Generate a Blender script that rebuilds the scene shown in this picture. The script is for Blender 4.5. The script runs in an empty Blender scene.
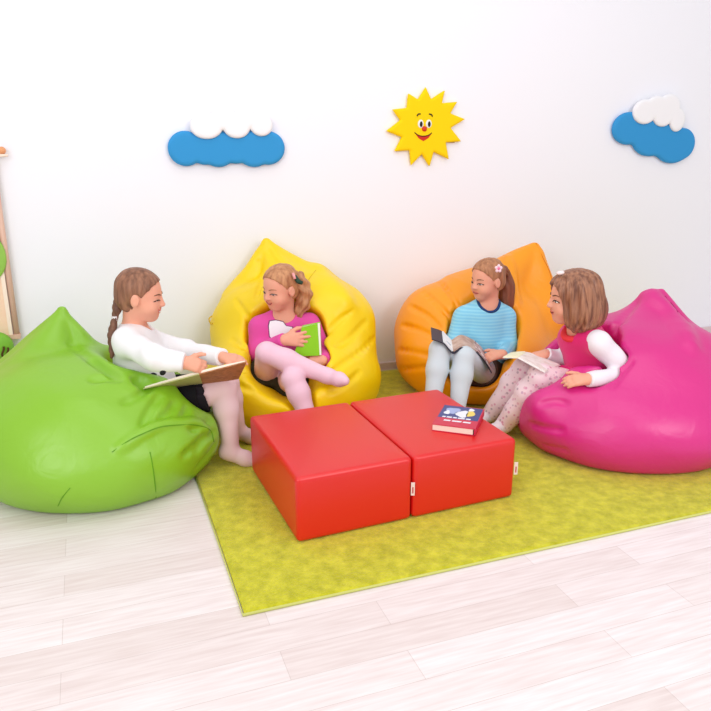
import bpy, math, random
import numpy as np
random.seed(7)
RNG = np.random.RandomState(7)
SC = bpy.context.scene
COL = SC.collection
A = lambda *v: np.array(v, dtype=np.float64)

# ------------------------------------------------------------------ camera
PITCH, FPX, CAMH = 0.294, 717.0, 1.2
cam_d = bpy.data.cameras.new('camera')
cam = bpy.data.objects.new('camera', cam_d)
COL.objects.link(cam)
cam.location = (0, 0, CAMH)
cam.rotation_euler = (math.pi / 2 - PITCH, 0, 0)
cam_d.sensor_width = 36.0
cam_d.lens = FPX / 711.0 * 36.0
cam_d.clip_start = 0.05
SC.camera = cam
CP, SP = math.cos(PITCH), math.sin(PITCH)


def ray(px, py):
    u, v = (px - 355.5) / FPX, (355.5 - py) / FPX
    return A(u, CP + v * SP, -SP + v * CP)


def P(px, py, y):
    """the point at distance y into the room that is seen at px, py of the photograph"""
    r = ray(px, py)
    return A(0, 0, CAMH) + r * (y / r[1])


def F(px, py, z=0.0):
    r = ray(px, py)
    return A(0, 0, CAMH) + r * ((z - CAMH) / r[2])


YAW = 0.351                       # the wall, the rug and the floor boards run this way
WU = A(math.cos(YAW), math.sin(YAW), 0)      # along the wall
WN = A(math.sin(YAW), -math.cos(YAW), 0)     # out of the wall, into the room
W0 = F(385, 368.5)


def WP(px, py, off=0.0):
    """point on the wall (off metres in front of it)"""
    r = ray(px, py)
    o = A(0, 0, CAMH)
    t = np.dot(W0 + WN * off - o, WN) / np.dot(r, WN)
    return o + r * t


def wall_uv(p):
    d = p - W0
    return A(np.dot(d, WU), p[2])


# ------------------------------------------------------------------ materials
def srgb(r, g, b):
    f = lambda c: (c / 255 / 12.92) if c / 255 <= 0.04045 else ((c / 255 + 0.055) / 1.055) ** 2.4
    return (f(r), f(g), f(b), 1.0)


def mat(name, col, rough=0.6, spec=0.3, bump=None, noise=None, sheen=0.0, sss=0.0, coat=0.0):
    m = bpy.data.materials.new(name)
    m.use_nodes = True
    nt = m.node_tree
    b = nt.nodes['Principled BSDF']
    b.inputs['Base Color'].default_value = col
    b.inputs['Roughness'].default_value = rough
    b.inputs['Specular IOR Level'].default_value = spec
    if sheen:
        b.inputs['Sheen Weight'].default_value = sheen
    if coat:
        b.inputs['Coat Weight'].default_value = coat
        b.inputs['Coat Roughness'].default_value = 0.35
    if sss:
        b.inputs['Subsurface Weight'].default_value = sss
        b.inputs['Subsurface Radius'].default_value = (0.012, 0.005, 0.003)
        b.inputs['Subsurface Scale'].default_value = 1.0
    tc = nt.nodes.new('ShaderNodeTexCoord')
    if noise:                      # (scale, second colour, strength[, stretch])
        n = nt.nodes.new('ShaderNodeTexNoise')
        n.inputs['Scale'].default_value = noise[0]
        n.inputs['Detail'].default_value = 4
        src = tc.outputs['Object']
        if len(noise) > 3:
            mp = nt.nodes.new('ShaderNodeMapping')
            mp.inputs['Scale'].default_value = noise[3]
            nt.links.new(src, mp.inputs['Vector'])
            src = mp.outputs['Vector']
        nt.links.new(src, n.inputs['Vector'])
        r = nt.nodes.new('ShaderNodeValToRGB')
        r.color_ramp.elements[0].position = 0.5 - noise[2] / 2
        r.color_ramp.elements[1].position = 0.5 + noise[2] / 2
        r.color_ramp.elements[0].color = col
        r.color_ramp.elements[1].color = noise[1]
        nt.links.new(n.outputs['Fac'], r.inputs['Fac'])
        nt.links.new(r.outputs['Color'], b.inputs['Base Color'])
    if bump:                       # (scale, strength, distance)
        n2 = nt.nodes.new('ShaderNodeTexNoise')
        n2.inputs['Scale'].default_value = bump[0]
        n2.inputs['Detail'].default_value = 5
        nt.links.new(tc.outputs['Object'], n2.inputs['Vector'])
        bp = nt.nodes.new('ShaderNodeBump')
        bp.inputs['Strength'].default_value = bump[1]
        bp.inputs['Distance'].default_value = bump[2]
        nt.links.new(n2.outputs['Fac'], bp.inputs['Height'])
        nt.links.new(bp.outputs['Normal'], b.inputs['Normal'])
    return m


def stripes(m, axis, scale, col_a, col_b, width=0.5, soft=0.05):
    """horizontal stripes over object coordinates"""
    nt = m.node_tree
    b = nt.nodes['Principled BSDF']
    tc = nt.nodes.new('ShaderNodeTexCoord')
    w = nt.nodes.new('ShaderNodeTexWave')
    w.bands_direction = axis
    w.inputs['Scale'].default_value = scale
    w.inputs['Distortion'].default_value = 0.4
    w.inputs['Detail Scale'].default_value = 0.6
    nt.links.new(tc.outputs['Object'], w.inputs['Vector'])
    r = nt.nodes.new('ShaderNodeValToRGB')
    r.color_ramp.elements[0].position = width - soft
    r.color_ramp.elements[1].position = width + soft
    r.color_ramp.elements[0].color = col_a
    r.color_ramp.elements[1].color = col_b
    nt.links.new(w.outputs['Fac'], r.inputs['Fac'])
    nt.links.new(r.outputs['Color'], b.inputs['Base Color'])
    return m


def spots(m, scale, base, cols, cover=0.35):
    """scattered little flowers"""
    nt = m.node_tree
    b = nt.nodes['Principled BSDF']
    tc = nt.nodes.new('ShaderNodeTexCoord')
    v = nt.nodes.new('ShaderNodeTexVoronoi')
    v.inputs['Scale'].default_value = scale
    nt.links.new(tc.outputs['Object'], v.inputs['Vector'])
    r = nt.nodes.new('ShaderNodeValToRGB')
    r.color_ramp.elements[0].position = cover - 0.06
    r.color_ramp.elements[1].position = cover + 0.06
    r.color_ramp.elements[0].color = (1, 1, 1, 1)
    r.color_ramp.elements[1].color = (0, 0, 0, 1)
    nt.links.new(v.outputs['Distance'], r.inputs['Fac'])
    sep = nt.nodes.new('ShaderNodeSeparateColor')
    nt.links.new(v.outputs['Color'], sep.inputs['Color'])
    rc = nt.nodes.new('ShaderNodeValToRGB')
    rc.color_ramp.interpolation = 'CONSTANT'
    rc.color_ramp.elements[0].color = cols[0]
    rc.color_ramp.elements[1].color = cols[-1]
    rc.color_ramp.elements[1].position = 0.75
    for i, c in enumerate(cols[1:-1]):
        e = rc.color_ramp.elements.new(0.75 * (i + 1) / (len(cols) - 1))
        e.color = c
    nt.links.new(sep.outputs['Red'], rc.inputs['Fac'])
    mx = nt.nodes.new('ShaderNodeMix')
    mx.data_type = 'RGBA'
    mx.inputs[6].default_value = base
    nt.links.new(r.outputs['Color'], mx.inputs[0])
    nt.links.new(rc.outputs['Color'], mx.inputs[7])
    nt.links.new(mx.outputs[2], b.inputs['Base Color'])
    return m


# ------------------------------------------------------------------ objects
def link(name, me, material=None, parent=None, origin=None):
    o = bpy.data.objects.new(name, me)
    COL.objects.link(o)
    if material is not None and me is not None:
        for x in (material if isinstance(material, (list, tuple)) else [material]):
            me.materials.append(x)
    if parent is not None:
        o.parent = parent
    return o


def tag(o, label, cat, group=None):
    o['label'] = label
    o['category'] = cat
    if group:
        o['group'] = group
    return o


def thing(name, loc, label, cat, group=None):
    o = bpy.data.objects.new(name, None)
    COL.objects.link(o)
    o.location = tuple(loc)
    o.empty_display_size = 0.1
    return tag(o, label, cat, group)


def mesh_np(name, V, Q, smooth=True, origin=None, mi=None):
    me = bpy.data.meshes.new(name)
    V = np.asarray(V, dtype=np.float32)
    if origin is not None:
        V = V - np.asarray(origin, dtype=np.float32)
    Q = np.asarray(Q, dtype=np.int32)
    n = Q.shape[1]
    me.vertices.add(len(V))
    me.vertices.foreach_set('co', V.ravel())
    me.loops.add(Q.size)
    me.loops.foreach_set('vertex_index', Q.ravel())
    me.polygons.add(len(Q))
    me.polygons.foreach_set('loop_start', np.arange(0, Q.size, n, dtype=np.int32))
    if mi is not None:
        me.polygons.foreach_set('material_index', np.asarray(mi, dtype=np.int32))
    me.polygons.foreach_set('use_smooth', np.full(len(Q), smooth))
    me.update(calc_edges=True)
    me.validate()
    return me


def poly(name, V, Fs, smooth=False, origin=None):
    me = bpy.data.meshes.new(name)
    o = np.zeros(3) if origin is None else np.asarray(origin)
    me.from_pydata([tuple(np.asarray(v) - o) for v in V], [], [tuple(f) for f in Fs])
    me.update()
    if smooth:
        me.polygons.foreach_set('use_smooth', [True] * len(me.polygons))
    return me


def bevel(o, w, seg=2):
    b = o.modifiers.new('bevel', 'BEVEL')
    b.width = w
    b.segments = seg
    b.limit_method = 'ANGLE'
    b.angle_limit = math.radians(35)
    o.data.polygons.foreach_set('use_smooth', [True] * len(o.data.polygons))
    n = o.modifiers.new('wn', 'WEIGHTED_NORMAL')
    n.keep_sharp = True
    return o


def box_mesh(name, c, ax, half, origin=None):
    """box with centre c, axes ax (3 unit vectors), half sizes"""
    V = []
    for i in (-1, 1):
        for j in (-1, 1):
            for k in (-1, 1):
                V.append(c + ax[0] * half[0] * i + ax[1] * half[1] * j + ax[2] * half[2] * k)
    Fs = [(0, 1, 3, 2), (4, 6, 7, 5), (0, 4, 5, 1), (2, 3, 7, 6), (0, 2, 6, 4), (1, 5, 7, 3)]
    if np.dot(np.cross(ax[0], ax[1]), ax[2]) < 0:
        Fs = [f[::-1] for f in Fs]
    return poly(name, V, Fs, origin=origin)


def slab(name, quad, th, origin=None, cuts=1):
    """thin slab: quad (4 points, counter-clockwise seen from its top), th thick below it"""
    q = [np.asarray(p, dtype=float) for p in quad]
    n = unit(np.cross(q[2] - q[0], q[3] - q[1]))
    V = q + [p - n * th for p in q]
    Fs = [(0, 1, 2, 3), (7, 6, 5, 4), (0, 4, 5, 1), (1, 5, 6, 2), (2, 6, 7, 3), (3, 7, 4, 0)]
    return poly(name, V, Fs, origin=origin)


def unit(v):
    v = np.asarray(v, dtype=float)
    return v / (np.linalg.norm(v) + 1e-12)


def catmull(pts, n=6):
    p = [np.asarray(q, dtype=float) for q in pts]
    if len(p) < 3:
        return p
    e = [2 * p[0] - p[1]] + p + [2 * p[-1] - p[-2]]
    out = []
    for i in range(1, len(e) - 2):
        for k in range(n):
            t = k / n
            a, b, c, d = e[i - 1], e[i], e[i + 1], e[i + 2]
            out.append(0.5 * ((2 * b) + (c - a) * t + (2 * a - 5 * b + 4 * c - d) * t * t + (3 * b - a - 3 * c + d) * t ** 3))
    out.append(p[-1])
    return out


def tube(name, pts, rad, seg=8, origin=None, spline=6):
    c = catmull(pts, spline) if spline else [np.asarray(q, dtype=float) for q in pts]
    n = len(c)
    rads = [float(np.interp(i / (n - 1), np.linspace(0, 1, len(rad)), rad)) for i in range(n)] if isinstance(rad, (list, tuple)) else [rad] * n
    V, Fs = [], []
    t0 = unit(c[1] - c[0])
    nrm = unit(np.cross(t0, A(0.3, 0.2, 1) if abs(t0[2]) < 0.9 else A(1, 0.2, 0)))
    for i in range(n):
        t = unit(c[min(i + 1, n - 1)] - c[max(i - 1, 0)])
        nrm = unit(nrm - t * np.dot(nrm, t))
        b = np.cross(t, nrm)
        for k in range(seg):
            a = 2 * math.pi * k / seg
            V.append(c[i] + (nrm * math.cos(a) + b * math.sin(a)) * rads[i])
    for i in range(n - 1):
        for k in range(seg):
            k2 = (k + 1) % seg
            Fs.append((i * seg + k, i * seg + k2, (i + 1) * seg + k2, (i + 1) * seg + k))
    Fs.append(tuple(range(seg))[::-1])
    Fs.append(tuple((n - 1) * seg + k for k in range(seg)))
    return poly(name, V, Fs, smooth=True, origin=origin)


def ball(name, c, ax, r, origin=None, nu=16, nv=10):
    V, Fs = [], []
    for j in range(nv + 1):
        th = math.pi * j / nv
        for i in range(nu):
            ph = 2 * math.pi * i / nu
            V.append(c + ax[0] * r[0] * math.sin(th) * math.cos(ph) + ax[1] * r[1] * math.sin(th) * math.sin(ph) + ax[2] * r[2] * math.cos(th))
    for j in range(nv):
        for i in range(nu):
            i2 = (i + 1) % nu
            Fs.append((j * nu + i, (j + 1) * nu + i, (j + 1) * nu + i2, j * nu + i2))
    me = poly(name, V, Fs, smooth=True, origin=origin)
    import bmesh
    bm = bmesh.new()
    bm.from_mesh(me)
    bmesh.ops.remove_doubles(bm, verts=bm.verts, dist=1e-6)
    bmesh.ops.recalc_face_normals(bm, faces=bm.faces)
    for f in bm.faces:
        f.smooth = True
    bm.to_mesh(me)
    bm.free()
    return me


# ------------------------------------------------------------------ implicit shapes -> one continuous mesh
def smin(a, b, k):
    if k <= 0:
        return np.minimum(a, b)
    h = np.maximum(k - np.abs(a - b), 0) / k
    return np.minimum(a, b) - h * h * k * 0.25


def smax(a, b, k):
    return -smin(-a, -b, k)


def cone(a, b, r1, r2):
    a, b = np.asarray(a, float), np.asarray(b, float)
    ba = b - a
    L2 = float(ba @ ba)
    L = math.sqrt(L2) + 1e-9

    def f(p):
        pa = p - a.astype(p.dtype)
        t = np.clip((pa @ ba.astype(p.dtype)) / L2, 0, 1)
        d = pa - t[:, None] * ba.astype(p.dtype)
        return np.sqrt(np.einsum('ij,ij->i', d, d)) - (r1 + (r2 - r1) * t)
    return f


def ell(c, r, ax=None):
    c = np.asarray(c, float)
    M = np.eye(3) if ax is None else np.array(ax, float)
    r = np.asarray(r, float)

    def f(p):
        q = (p - c.astype(p.dtype)) @ M.T.astype(p.dtype)
        a = q / r.astype(p.dtype)
        k0 = np.sqrt(np.einsum('ij,ij->i', a, a)) + 1e-6
        b = a / r.astype(p.dtype)
        k1 = np.sqrt(np.einsum('ij,ij->i', b, b)) + 1e-6
        return k0 * (k0 - 1) / k1
    return f


def plane(pt, n):
    pt, n = np.asarray(pt, float), unit(n)
    return lambda p: (p - pt.astype(p.dtype)) @ n.astype(p.dtype)


def fold(prims):
    """prims: list of (f, k[, op]); op 'u' union (default), 's' subtract, 'i' intersect"""
    def f(p):
        d = None
        for pr in prims:
            g, k = pr[0], pr[1]
            op = pr[2] if len(pr) > 2 else 'u'
            e = g(p)
            if d is None:
                d = e
            elif op == 'u':
                d = smin(d, e, k)
            elif op == 's':
                d = smax(d, -e, k)
            else:
                d = smax(d, e, k)
        return d
    return f


def sdf_mesh(f, lo, hi, h, pad=0.02):
    B = 8
    lo, hi = np.asarray(lo, float), np.asarray(hi, float)
    nb = np.ceil((hi - lo) / (h * B)).astype(int) + 1
    n = nb * B
    g = np.stack(np.meshgrid(*[np.arange(k) for k in nb], indexing='ij'), -1).reshape(-1, 3)
    cen = (lo + (g * B + (B - 1) / 2) * h).astype(np.float32)
    d = f(cen)
    keep = np.abs(d) < B * h * 1.1 + pad
    grid = np.empty(tuple(n), dtype=np.float32)
    gv = grid.reshape(nb[0], B, nb[1], B, nb[2], B)
    gv[:] = d.reshape(nb[0], 1, nb[1], 1, nb[2], 1)
    off = np.stack(np.meshgrid(*[np.arange(B)] * 3, indexing='ij'), -1).reshape(-1, 3)
    kg = g[keep]
    for s in range(0, len(kg), 400):
        q = kg[s:s + 400]
        pts = (lo + (q[:, None, :] * B + off[None]).reshape(-1, 3) * h).astype(np.float32)
        v = f(pts).reshape(len(q), B, B, B)
        for i, (a, b, c) in enumerate(q):
            gv[a, :, b, :, c, :] = v[i]
    ins = grid < 0
    sgn = ins.astype(np.int8)
    c8 = np.zeros(tuple(n - 1), dtype=np.int8)
    for i in (0, 1):
        for j in (0, 1):
            for k in (0, 1):
                c8 += sgn[i:n[0] - 1 + i, j:n[1] - 1 + j, k:n[2] - 1 + k]
    act = np.argwhere((c8 > 0) & (c8 < 8))
    cid = np.full(tuple(n - 1), -1, dtype=np.int32)
    cid[act[:, 0], act[:, 1], act[:, 2]] = np.arange(len(act))
    acc = np.zeros((len(act), 3))
    cnt = np.zeros(len(act))
    cor = [(i, j, k) for i in (0, 1) for j in (0, 1) for k in (0, 1)]
    val = {c: grid[act[:, 0] + c[0], act[:, 1] + c[1], act[:, 2] + c[2]] for c in cor}
    for c in cor:
        for ax in range(3):
            if c[ax] == 0:
                c2 = list(c)
                c2[ax] = 1
                a, b = val[c], val[tuple(c2)]
                m = (a < 0) != (b < 0)
                t = a[m] / (a[m] - b[m])
                pos = np.tile(np.array(c, float), (m.sum(), 1))
                pos[:, ax] = t
                acc[m] += pos
                cnt[m] += 1
    V = lo + (act + acc / cnt[:, None]) * h
    Q = []
    for ax in range(3):
        o1, o2 = [(1, 2), (2, 0), (0, 1)][ax]
        s0 = [slice(None)] * 3
        s1 = [slice(None)] * 3
        s0[ax] = slice(0, n[ax] - 1)
        s1[ax] = slice(1, n[ax])
        e = np.argwhere(ins[tuple(s0)] != ins[tuple(s1)])
        ok = (e[:, o1] > 0) & (e[:, o2] > 0) & (e[:, o1] < n[o1] - 1) & (e[:, o2] < n[o2] - 1)
        e = e[ok]
        flip = ins[e[:, 0], e[:, 1], e[:, 2]]
        def cell(d1, d2):
            q = e.copy()
            q[:, o1] += d1
            q[:, o2] += d2
            return cid[q[:, 0], q[:, 1], q[:, 2]]
        q = np.stack([cell(-1, -1), cell(0, -1), cell(0, 0), cell(-1, 0)], 1)
        q[~flip] = q[~flip][:, ::-1]
        Q.append(q)
    Q = np.concatenate(Q)
    Q = Q[(Q >= 0).all(1)]
    return V, Q


def relax(V, Q, it=1, w=0.5):
    """a little smoothing of a quad mesh"""
    for _ in range(it):
        s = np.zeros_like(V)
        c = np.zeros(len(V))
        for a, b in ((0, 1), (1, 2), (2, 3), (3, 0)):
            np.add.at(s, Q[:, a], V[Q[:, b]])
            np.add.at(s, Q[:, b], V[Q[:, a]])
            np.add.at(c, Q[:, a], 1)
            np.add.at(c, Q[:, b], 1)
        V = V * (1 - w) + w * s / np.maximum(c, 1)[:, None]
    return V


def sdf_obj(name, f, lo, hi, h, material, parent=None, origin=None, smooth_it=1, mi=None):
    V, Q = sdf_mesh(f, lo, hi, h)
    if smooth_it:
        V = relax(V, Q, smooth_it, 0.4)
    idx = mi(V[Q].mean(1)) if mi is not None else None
    me = mesh_np(name, V, Q, True, origin, idx)
    return link(name, me, material, parent)


def hit(f, px, py, t0=1.2, t1=6.0):
    """first point of the shape f on the sight line through px, py"""
    r = unit(ray(px, py))
    o = A(0, 0, CAMH)
    t = t0
    for _ in range(200):
        d = float(f((o + r * t)[None].astype(np.float64))[0])
        if d < 0.0008:
            return o + r * t
        t += max(d * 0.6, 0.0008)
        if t > t1:
            return None
    return o + r * t


def grad(f, p, e=0.004):
    p = np.asarray(p, float)
    q = np.stack([p + e * v for v in (A(1, 0, 0), A(-1, 0, 0), A(0, 1, 0), A(0, -1, 0), A(0, 0, 1), A(0, 0, -1))])
    d = f(q)
    return unit(A(d[0] - d[1], d[2] - d[3], d[4] - d[5]))

#@@SETTING
# ------------------------------------------------------------------ light
w = bpy.data.worlds.new('daylight')
SC.world = w
w.use_nodes = True
w.node_tree.nodes['Background'].inputs['Color'].default_value = (0.985, 0.985, 1.0, 1)
w.node_tree.nodes['Background'].inputs['Strength'].default_value = 0.64


def area(name, loc, target, size, power, color=(1, 1, 1)):
    l = bpy.data.lights.new(name, 'AREA')
    l.shape = 'RECTANGLE'
    l.size, l.size_y = size
    l.energy = power
    l.color = color
    o = bpy.data.objects.new(name, l)
    COL.objects.link(o)
    o.location = loc
    from mathutils import Vector
    d = Vector(target) - Vector(loc)
    o.rotation_euler = d.to_track_quat('-Z', 'Y').to_euler()
    return o


area('studio_softbox_lamp', (-1.5, -0.7, 1.95), (-0.3, 3.0, 0.3), (1.8, 1.5), 40, (1, 0.985, 1))
area('added_right_fill', (2.6, -0.6, 2.4), (1.2, 3.6, 0.6), (1.8, 1.4), 51, (1, 0.985, 1))  # added fill, out of view, to brighten the right part of the wall
area('added_overhead_fill', (0.2, 1.6, 3.0), (0.3, 2.5, 0), (3.0, 2.2), 26)  # added light from above, out of view; not a known ceiling fixture
SC.view_settings.view_transform = 'Standard'
SC.view_settings.look = 'None'
SC.view_settings.gamma = 1.0
SC.view_settings.use_curve_mapping = False
SC.view_settings.exposure = 0.0

# ------------------------------------------------------------------ setting
ZF = -0.008


def structure(o):
    o['kind'] = 'structure'
    return o


# floor boards
fm = mat('pale_floor_boards', srgb(238, 230, 228), 0.45, 0.25)
nt = fm.node_tree
b = nt.nodes['Principled BSDF']
tc = nt.nodes.new('ShaderNodeTexCoord')
br = nt.nodes.new('ShaderNodeTexBrick')
br.offset = 0.37
br.inputs['Scale'].default_value = 1.0
br.inputs['Brick Width'].default_value = 0.80
br.inputs['Row Height'].default_value = 0.105
br.inputs['Mortar Size'].default_value = 0.0008
br.inputs['Mortar Smooth'].default_value = 0.3
br.inputs['Bias'].default_value = -0.1
br.inputs['Color1'].default_value = srgb(245, 237, 237)
br.inputs['Color2'].default_value = srgb(232, 220, 217)
br.inputs['Mortar'].default_value = srgb(214, 201, 197)
nt.links.new(tc.outputs['Object'], br.inputs['Vector'])
gn = nt.nodes.new('ShaderNodeTexNoise')
gn.inputs['Scale'].default_value = 6
gn.inputs['Detail'].default_value = 6
mp = nt.nodes.new('ShaderNodeMapping')
mp.inputs['Scale'].default_value = (1.0, 14, 1)
nt.links.new(tc.outputs['Object'], mp.inputs['Vector'])
nt.links.new(mp.outputs['Vector'], gn.inputs['Vector'])
gr = nt.nodes.new('ShaderNodeValToRGB')
gr.color_ramp.elements[0].position = 0.3
gr.color_ramp.elements[0].color = srgb(240, 234, 232)
gr.color_ramp.elements[1].position = 0.7
gr.color_ramp.elements[1].color = (1, 1, 1, 1)
nt.links.new(gn.outputs['Fac'], gr.inputs['Fac'])
mx = nt.nodes.new('ShaderNodeMix')
mx.data_type = 'RGBA'
mx.blend_type = 'MULTIPLY'
mx.inputs[0].default_value = 1
nt.links.new(br.outputs['Color'], mx.inputs[6])
nt.links.new(gr.outputs['Color'], mx.inputs[7])
nt.links.new(mx.outputs[2], b.inputs['Base Color'])
fl = structure(link('floor', poly('floor', [(-5, -5, 0), (5, -5, 0), (5, 4.0, 0), (-5, 4.0, 0)], [(0, 1, 2, 3)]), fm))
fl.location = (W0[0] + WN[0] * 3.98, W0[1] + WN[1] * 3.98, ZF)
fl.rotation_euler = (0, 0, YAW)

# back wall and its baseboard
wm = mat('white_wall_paint', srgb(246, 246, 252), 0.85, 0.15, bump=(180, 0.05, 0.002))
ZUP = A(0, 0, 1)
wl = structure(link('wall_back', box_mesh('wall_back', W0 * A(1, 1, 0) - WN * 0.06 + A(0, 0, 1.49), (WU, WN, ZUP), (5.0, 0.06, 1.5)), wm))
bb = structure(link('baseboard_back', box_mesh('baseboard_back', W0 * A(1, 1, 0) + WN * 0.007 + A(0, 0, ZF + 0.022), (WU, WN, ZUP), (5.0, 0.0065, 0.0215)),
                    mat('baseboard_paint', srgb(222, 203, 205), 0.6)))

# ------------------------------------------------------------------ rug
R0 = F(243, 616.5, ZF)
RD = -WN                                     # from the front edge towards the wall
RW, RDEP = 2.9, 1.79
rug = thing('rug', R0, 'olive green short pile rug lying under the red blocks on pale floor boards', 'rug')
nx, ny = 290, 178
gx, gy = np.meshgrid(np.linspace(0.004, RW - 0.004, nx), np.linspace(0.004, RDEP - 0.004, ny), indexing='ij')
hz = RNG.uniform(-0.0012, 0.0005, gx.shape) + 0.0005 * np.sin(gx * 9 + 2 * np.sin(gy * 7)) - 0.0006
hz[0, :] = hz[-1, :] = hz[:, 0] = hz[:, -1] = -0.004
V = (gx.ravel()[:, None] * WU + gy.ravel()[:, None] * RD)
V[:, 2] = hz.ravel() - ZF
ii = np.arange(nx * ny).reshape(nx, ny)
Q = np.stack([ii[:-1, :-1], ii[1:, :-1], ii[1:, 1:], ii[:-1, 1:]], -1).reshape(-1, 4)
pm = mat('rug_pile', srgb(190, 190, 22), 0.95, 0.05, sheen=0.25)
nt = pm.node_tree
b = nt.nodes['Principled BSDF']
tc = nt.nodes.new('ShaderNodeTexCoord')
n1 = nt.nodes.new('ShaderNodeTexNoise')
n1.inputs['Scale'].default_value = 22
n1.inputs['Detail'].default_value = 6
n1.inputs['Roughness'].default_value = 0.72
nt.links.new(tc.outputs['Object'], n1.inputs['Vector'])
r1 = nt.nodes.new('ShaderNodeValToRGB')
r1.color_ramp.elements[0].position = 0.34
r1.color_ramp.elements[0].color = srgb(178, 176, 12)
r1.color_ramp.elements[1].position = 0.66
r1.color_ramp.elements[1].color = srgb(220, 215, 50)
nt.links.new(n1.outputs['Fac'], r1.inputs['Fac'])
nt.links.new(r1.outputs['Color'], b.inputs['Base Color'])
n2 = nt.nodes.new('ShaderNodeTexNoise')
n2.inputs['Scale'].default_value = 220
n2.inputs['Detail'].default_value = 3
nt.links.new(tc.outputs['Object'], n2.inputs['Vector'])
bp = nt.nodes.new('ShaderNodeBump')
bp.inputs['Strength'].default_value = 0.7
bp.inputs['Distance'].default_value = 0.006
nt.links.new(n2.outputs['Fac'], bp.inputs['Height'])
nt.links.new(bp.outputs['Normal'], b.inputs['Normal'])
link('pile', mesh_np('pile', V, Q, True), pm, rug)
cs = [A(0, 0, 0), WU * RW, WU * RW + RD * RDEP, RD * RDEP]
eb = [c + A(0, 0, 0.0042) for c in cs]
link('edge_binding', tube('edge_binding', [eb[3] * 0.5 + eb[0] * 0.5, eb[0], eb[1], eb[2], eb[3], eb[3] * 0.5 + eb[0] * 0.5], 0.0042, spline=0),
     mat('rug_binding', srgb(206, 208, 120), 0.9, 0.1), rug)

# ------------------------------------------------------------------ red foam blocks
BO = A(-0.179, 1.953, 0.0)
BU = A(math.cos(0.393), math.sin(0.393), 0)
BV = A(-math.sin(0.393), math.cos(0.393), 0)
BW, BD, BH = 0.790, 0.5575, 0.2245
redm = mat('red_vinyl', srgb(220, 22, 22), 0.35, 0.68, bump=(260, 0.1, 0.001))
tagm = mat('white_fabric_tag', srgb(236, 214, 210), 0.8)
prm = mat('tag_print', srgb(190, 60, 70), 0.8)


def puffy_block(name, c, half):
    """rounded foam block with slightly crowned faces"""
    def f(p):
        q = (p - c.astype(p.dtype))
        l = np.stack([q @ BU.astype(p.dtype), q @ BV.astype(p.dtype), q[:, 2]], 1)
        m = l / half.astype(p.dtype)
        cr = 0.005
        hx = half[0]
        hy = half[1]
        hz_ = half[2] - cr * np.clip(np.maximum(np.abs(m[:, 0]), np.abs(m[:, 1])) ** 4, 0, 1.5) * (l[:, 2] > 0)
        r = 0.013
        e = np.stack([np.abs(l[:, 0]) - hx + r, np.abs(l[:, 1]) - hy + r, np.abs(l[:, 2]) - hz_ + r], 1)
        return np.linalg.norm(np.maximum(e, 0), axis=1) + np.minimum(e.max(1), 0) - r
    return f


def block(label, u0, u1):
    c = BO + BU * (u0 + u1) / 2 + BV * BD / 2 + A(0, 0, BH / 2 + 0.001)
    t = thing('foam_block', c * A(1, 1, 0), label, 'seat block', 'red foam blocks')
    half = A((u1 - u0) / 2, BD / 2, BH / 2)
    R = half.max() * 1.6
    sdf_obj('cover', puffy_block('b', c, half), c - A(R, R, 0.14), c + A(R, R, 0.14), 0.006, redm, t, c * A(1, 1, 0), 1)
    tb = BO + BU * (u1 + 0.0005) + BV * (-0.004) + A(0, 0, 0.112)
    g = link('fabric_tag', box_mesh('fabric_tag', tb, (unit(BU * 0.9 - BV * 0.4), ZUP, unit(BV + BU * 0.4)), (0.0062, 0.023, 0.0012), c * A(1, 1, 0)), tagm, t)
    g['label'] = 'small white folded fabric tag'
    link('tag_print', box_mesh('tag_print', tb - unit(BV + BU * 0.4) * 0.0014 + A(0, 0, -0.004), (unit(BU * 0.9 - BV * 0.4), ZUP, unit(BV + BU * 0.4)), (0.002, 0.011, 0.0004), c * A(1, 1, 0)), prm, g)
    return t


block('red foam block at the left, nearest the green bean bag, with nothing on it', 0, BW / 2 - 0.002)
block('red foam block at the right with a closed picture book on top', BW / 2 + 0.002, BW)

# ------------------------------------------------------------------ books
pagem = mat('cream_pages', srgb(244, 232, 214), 0.8, 0.1)


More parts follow.
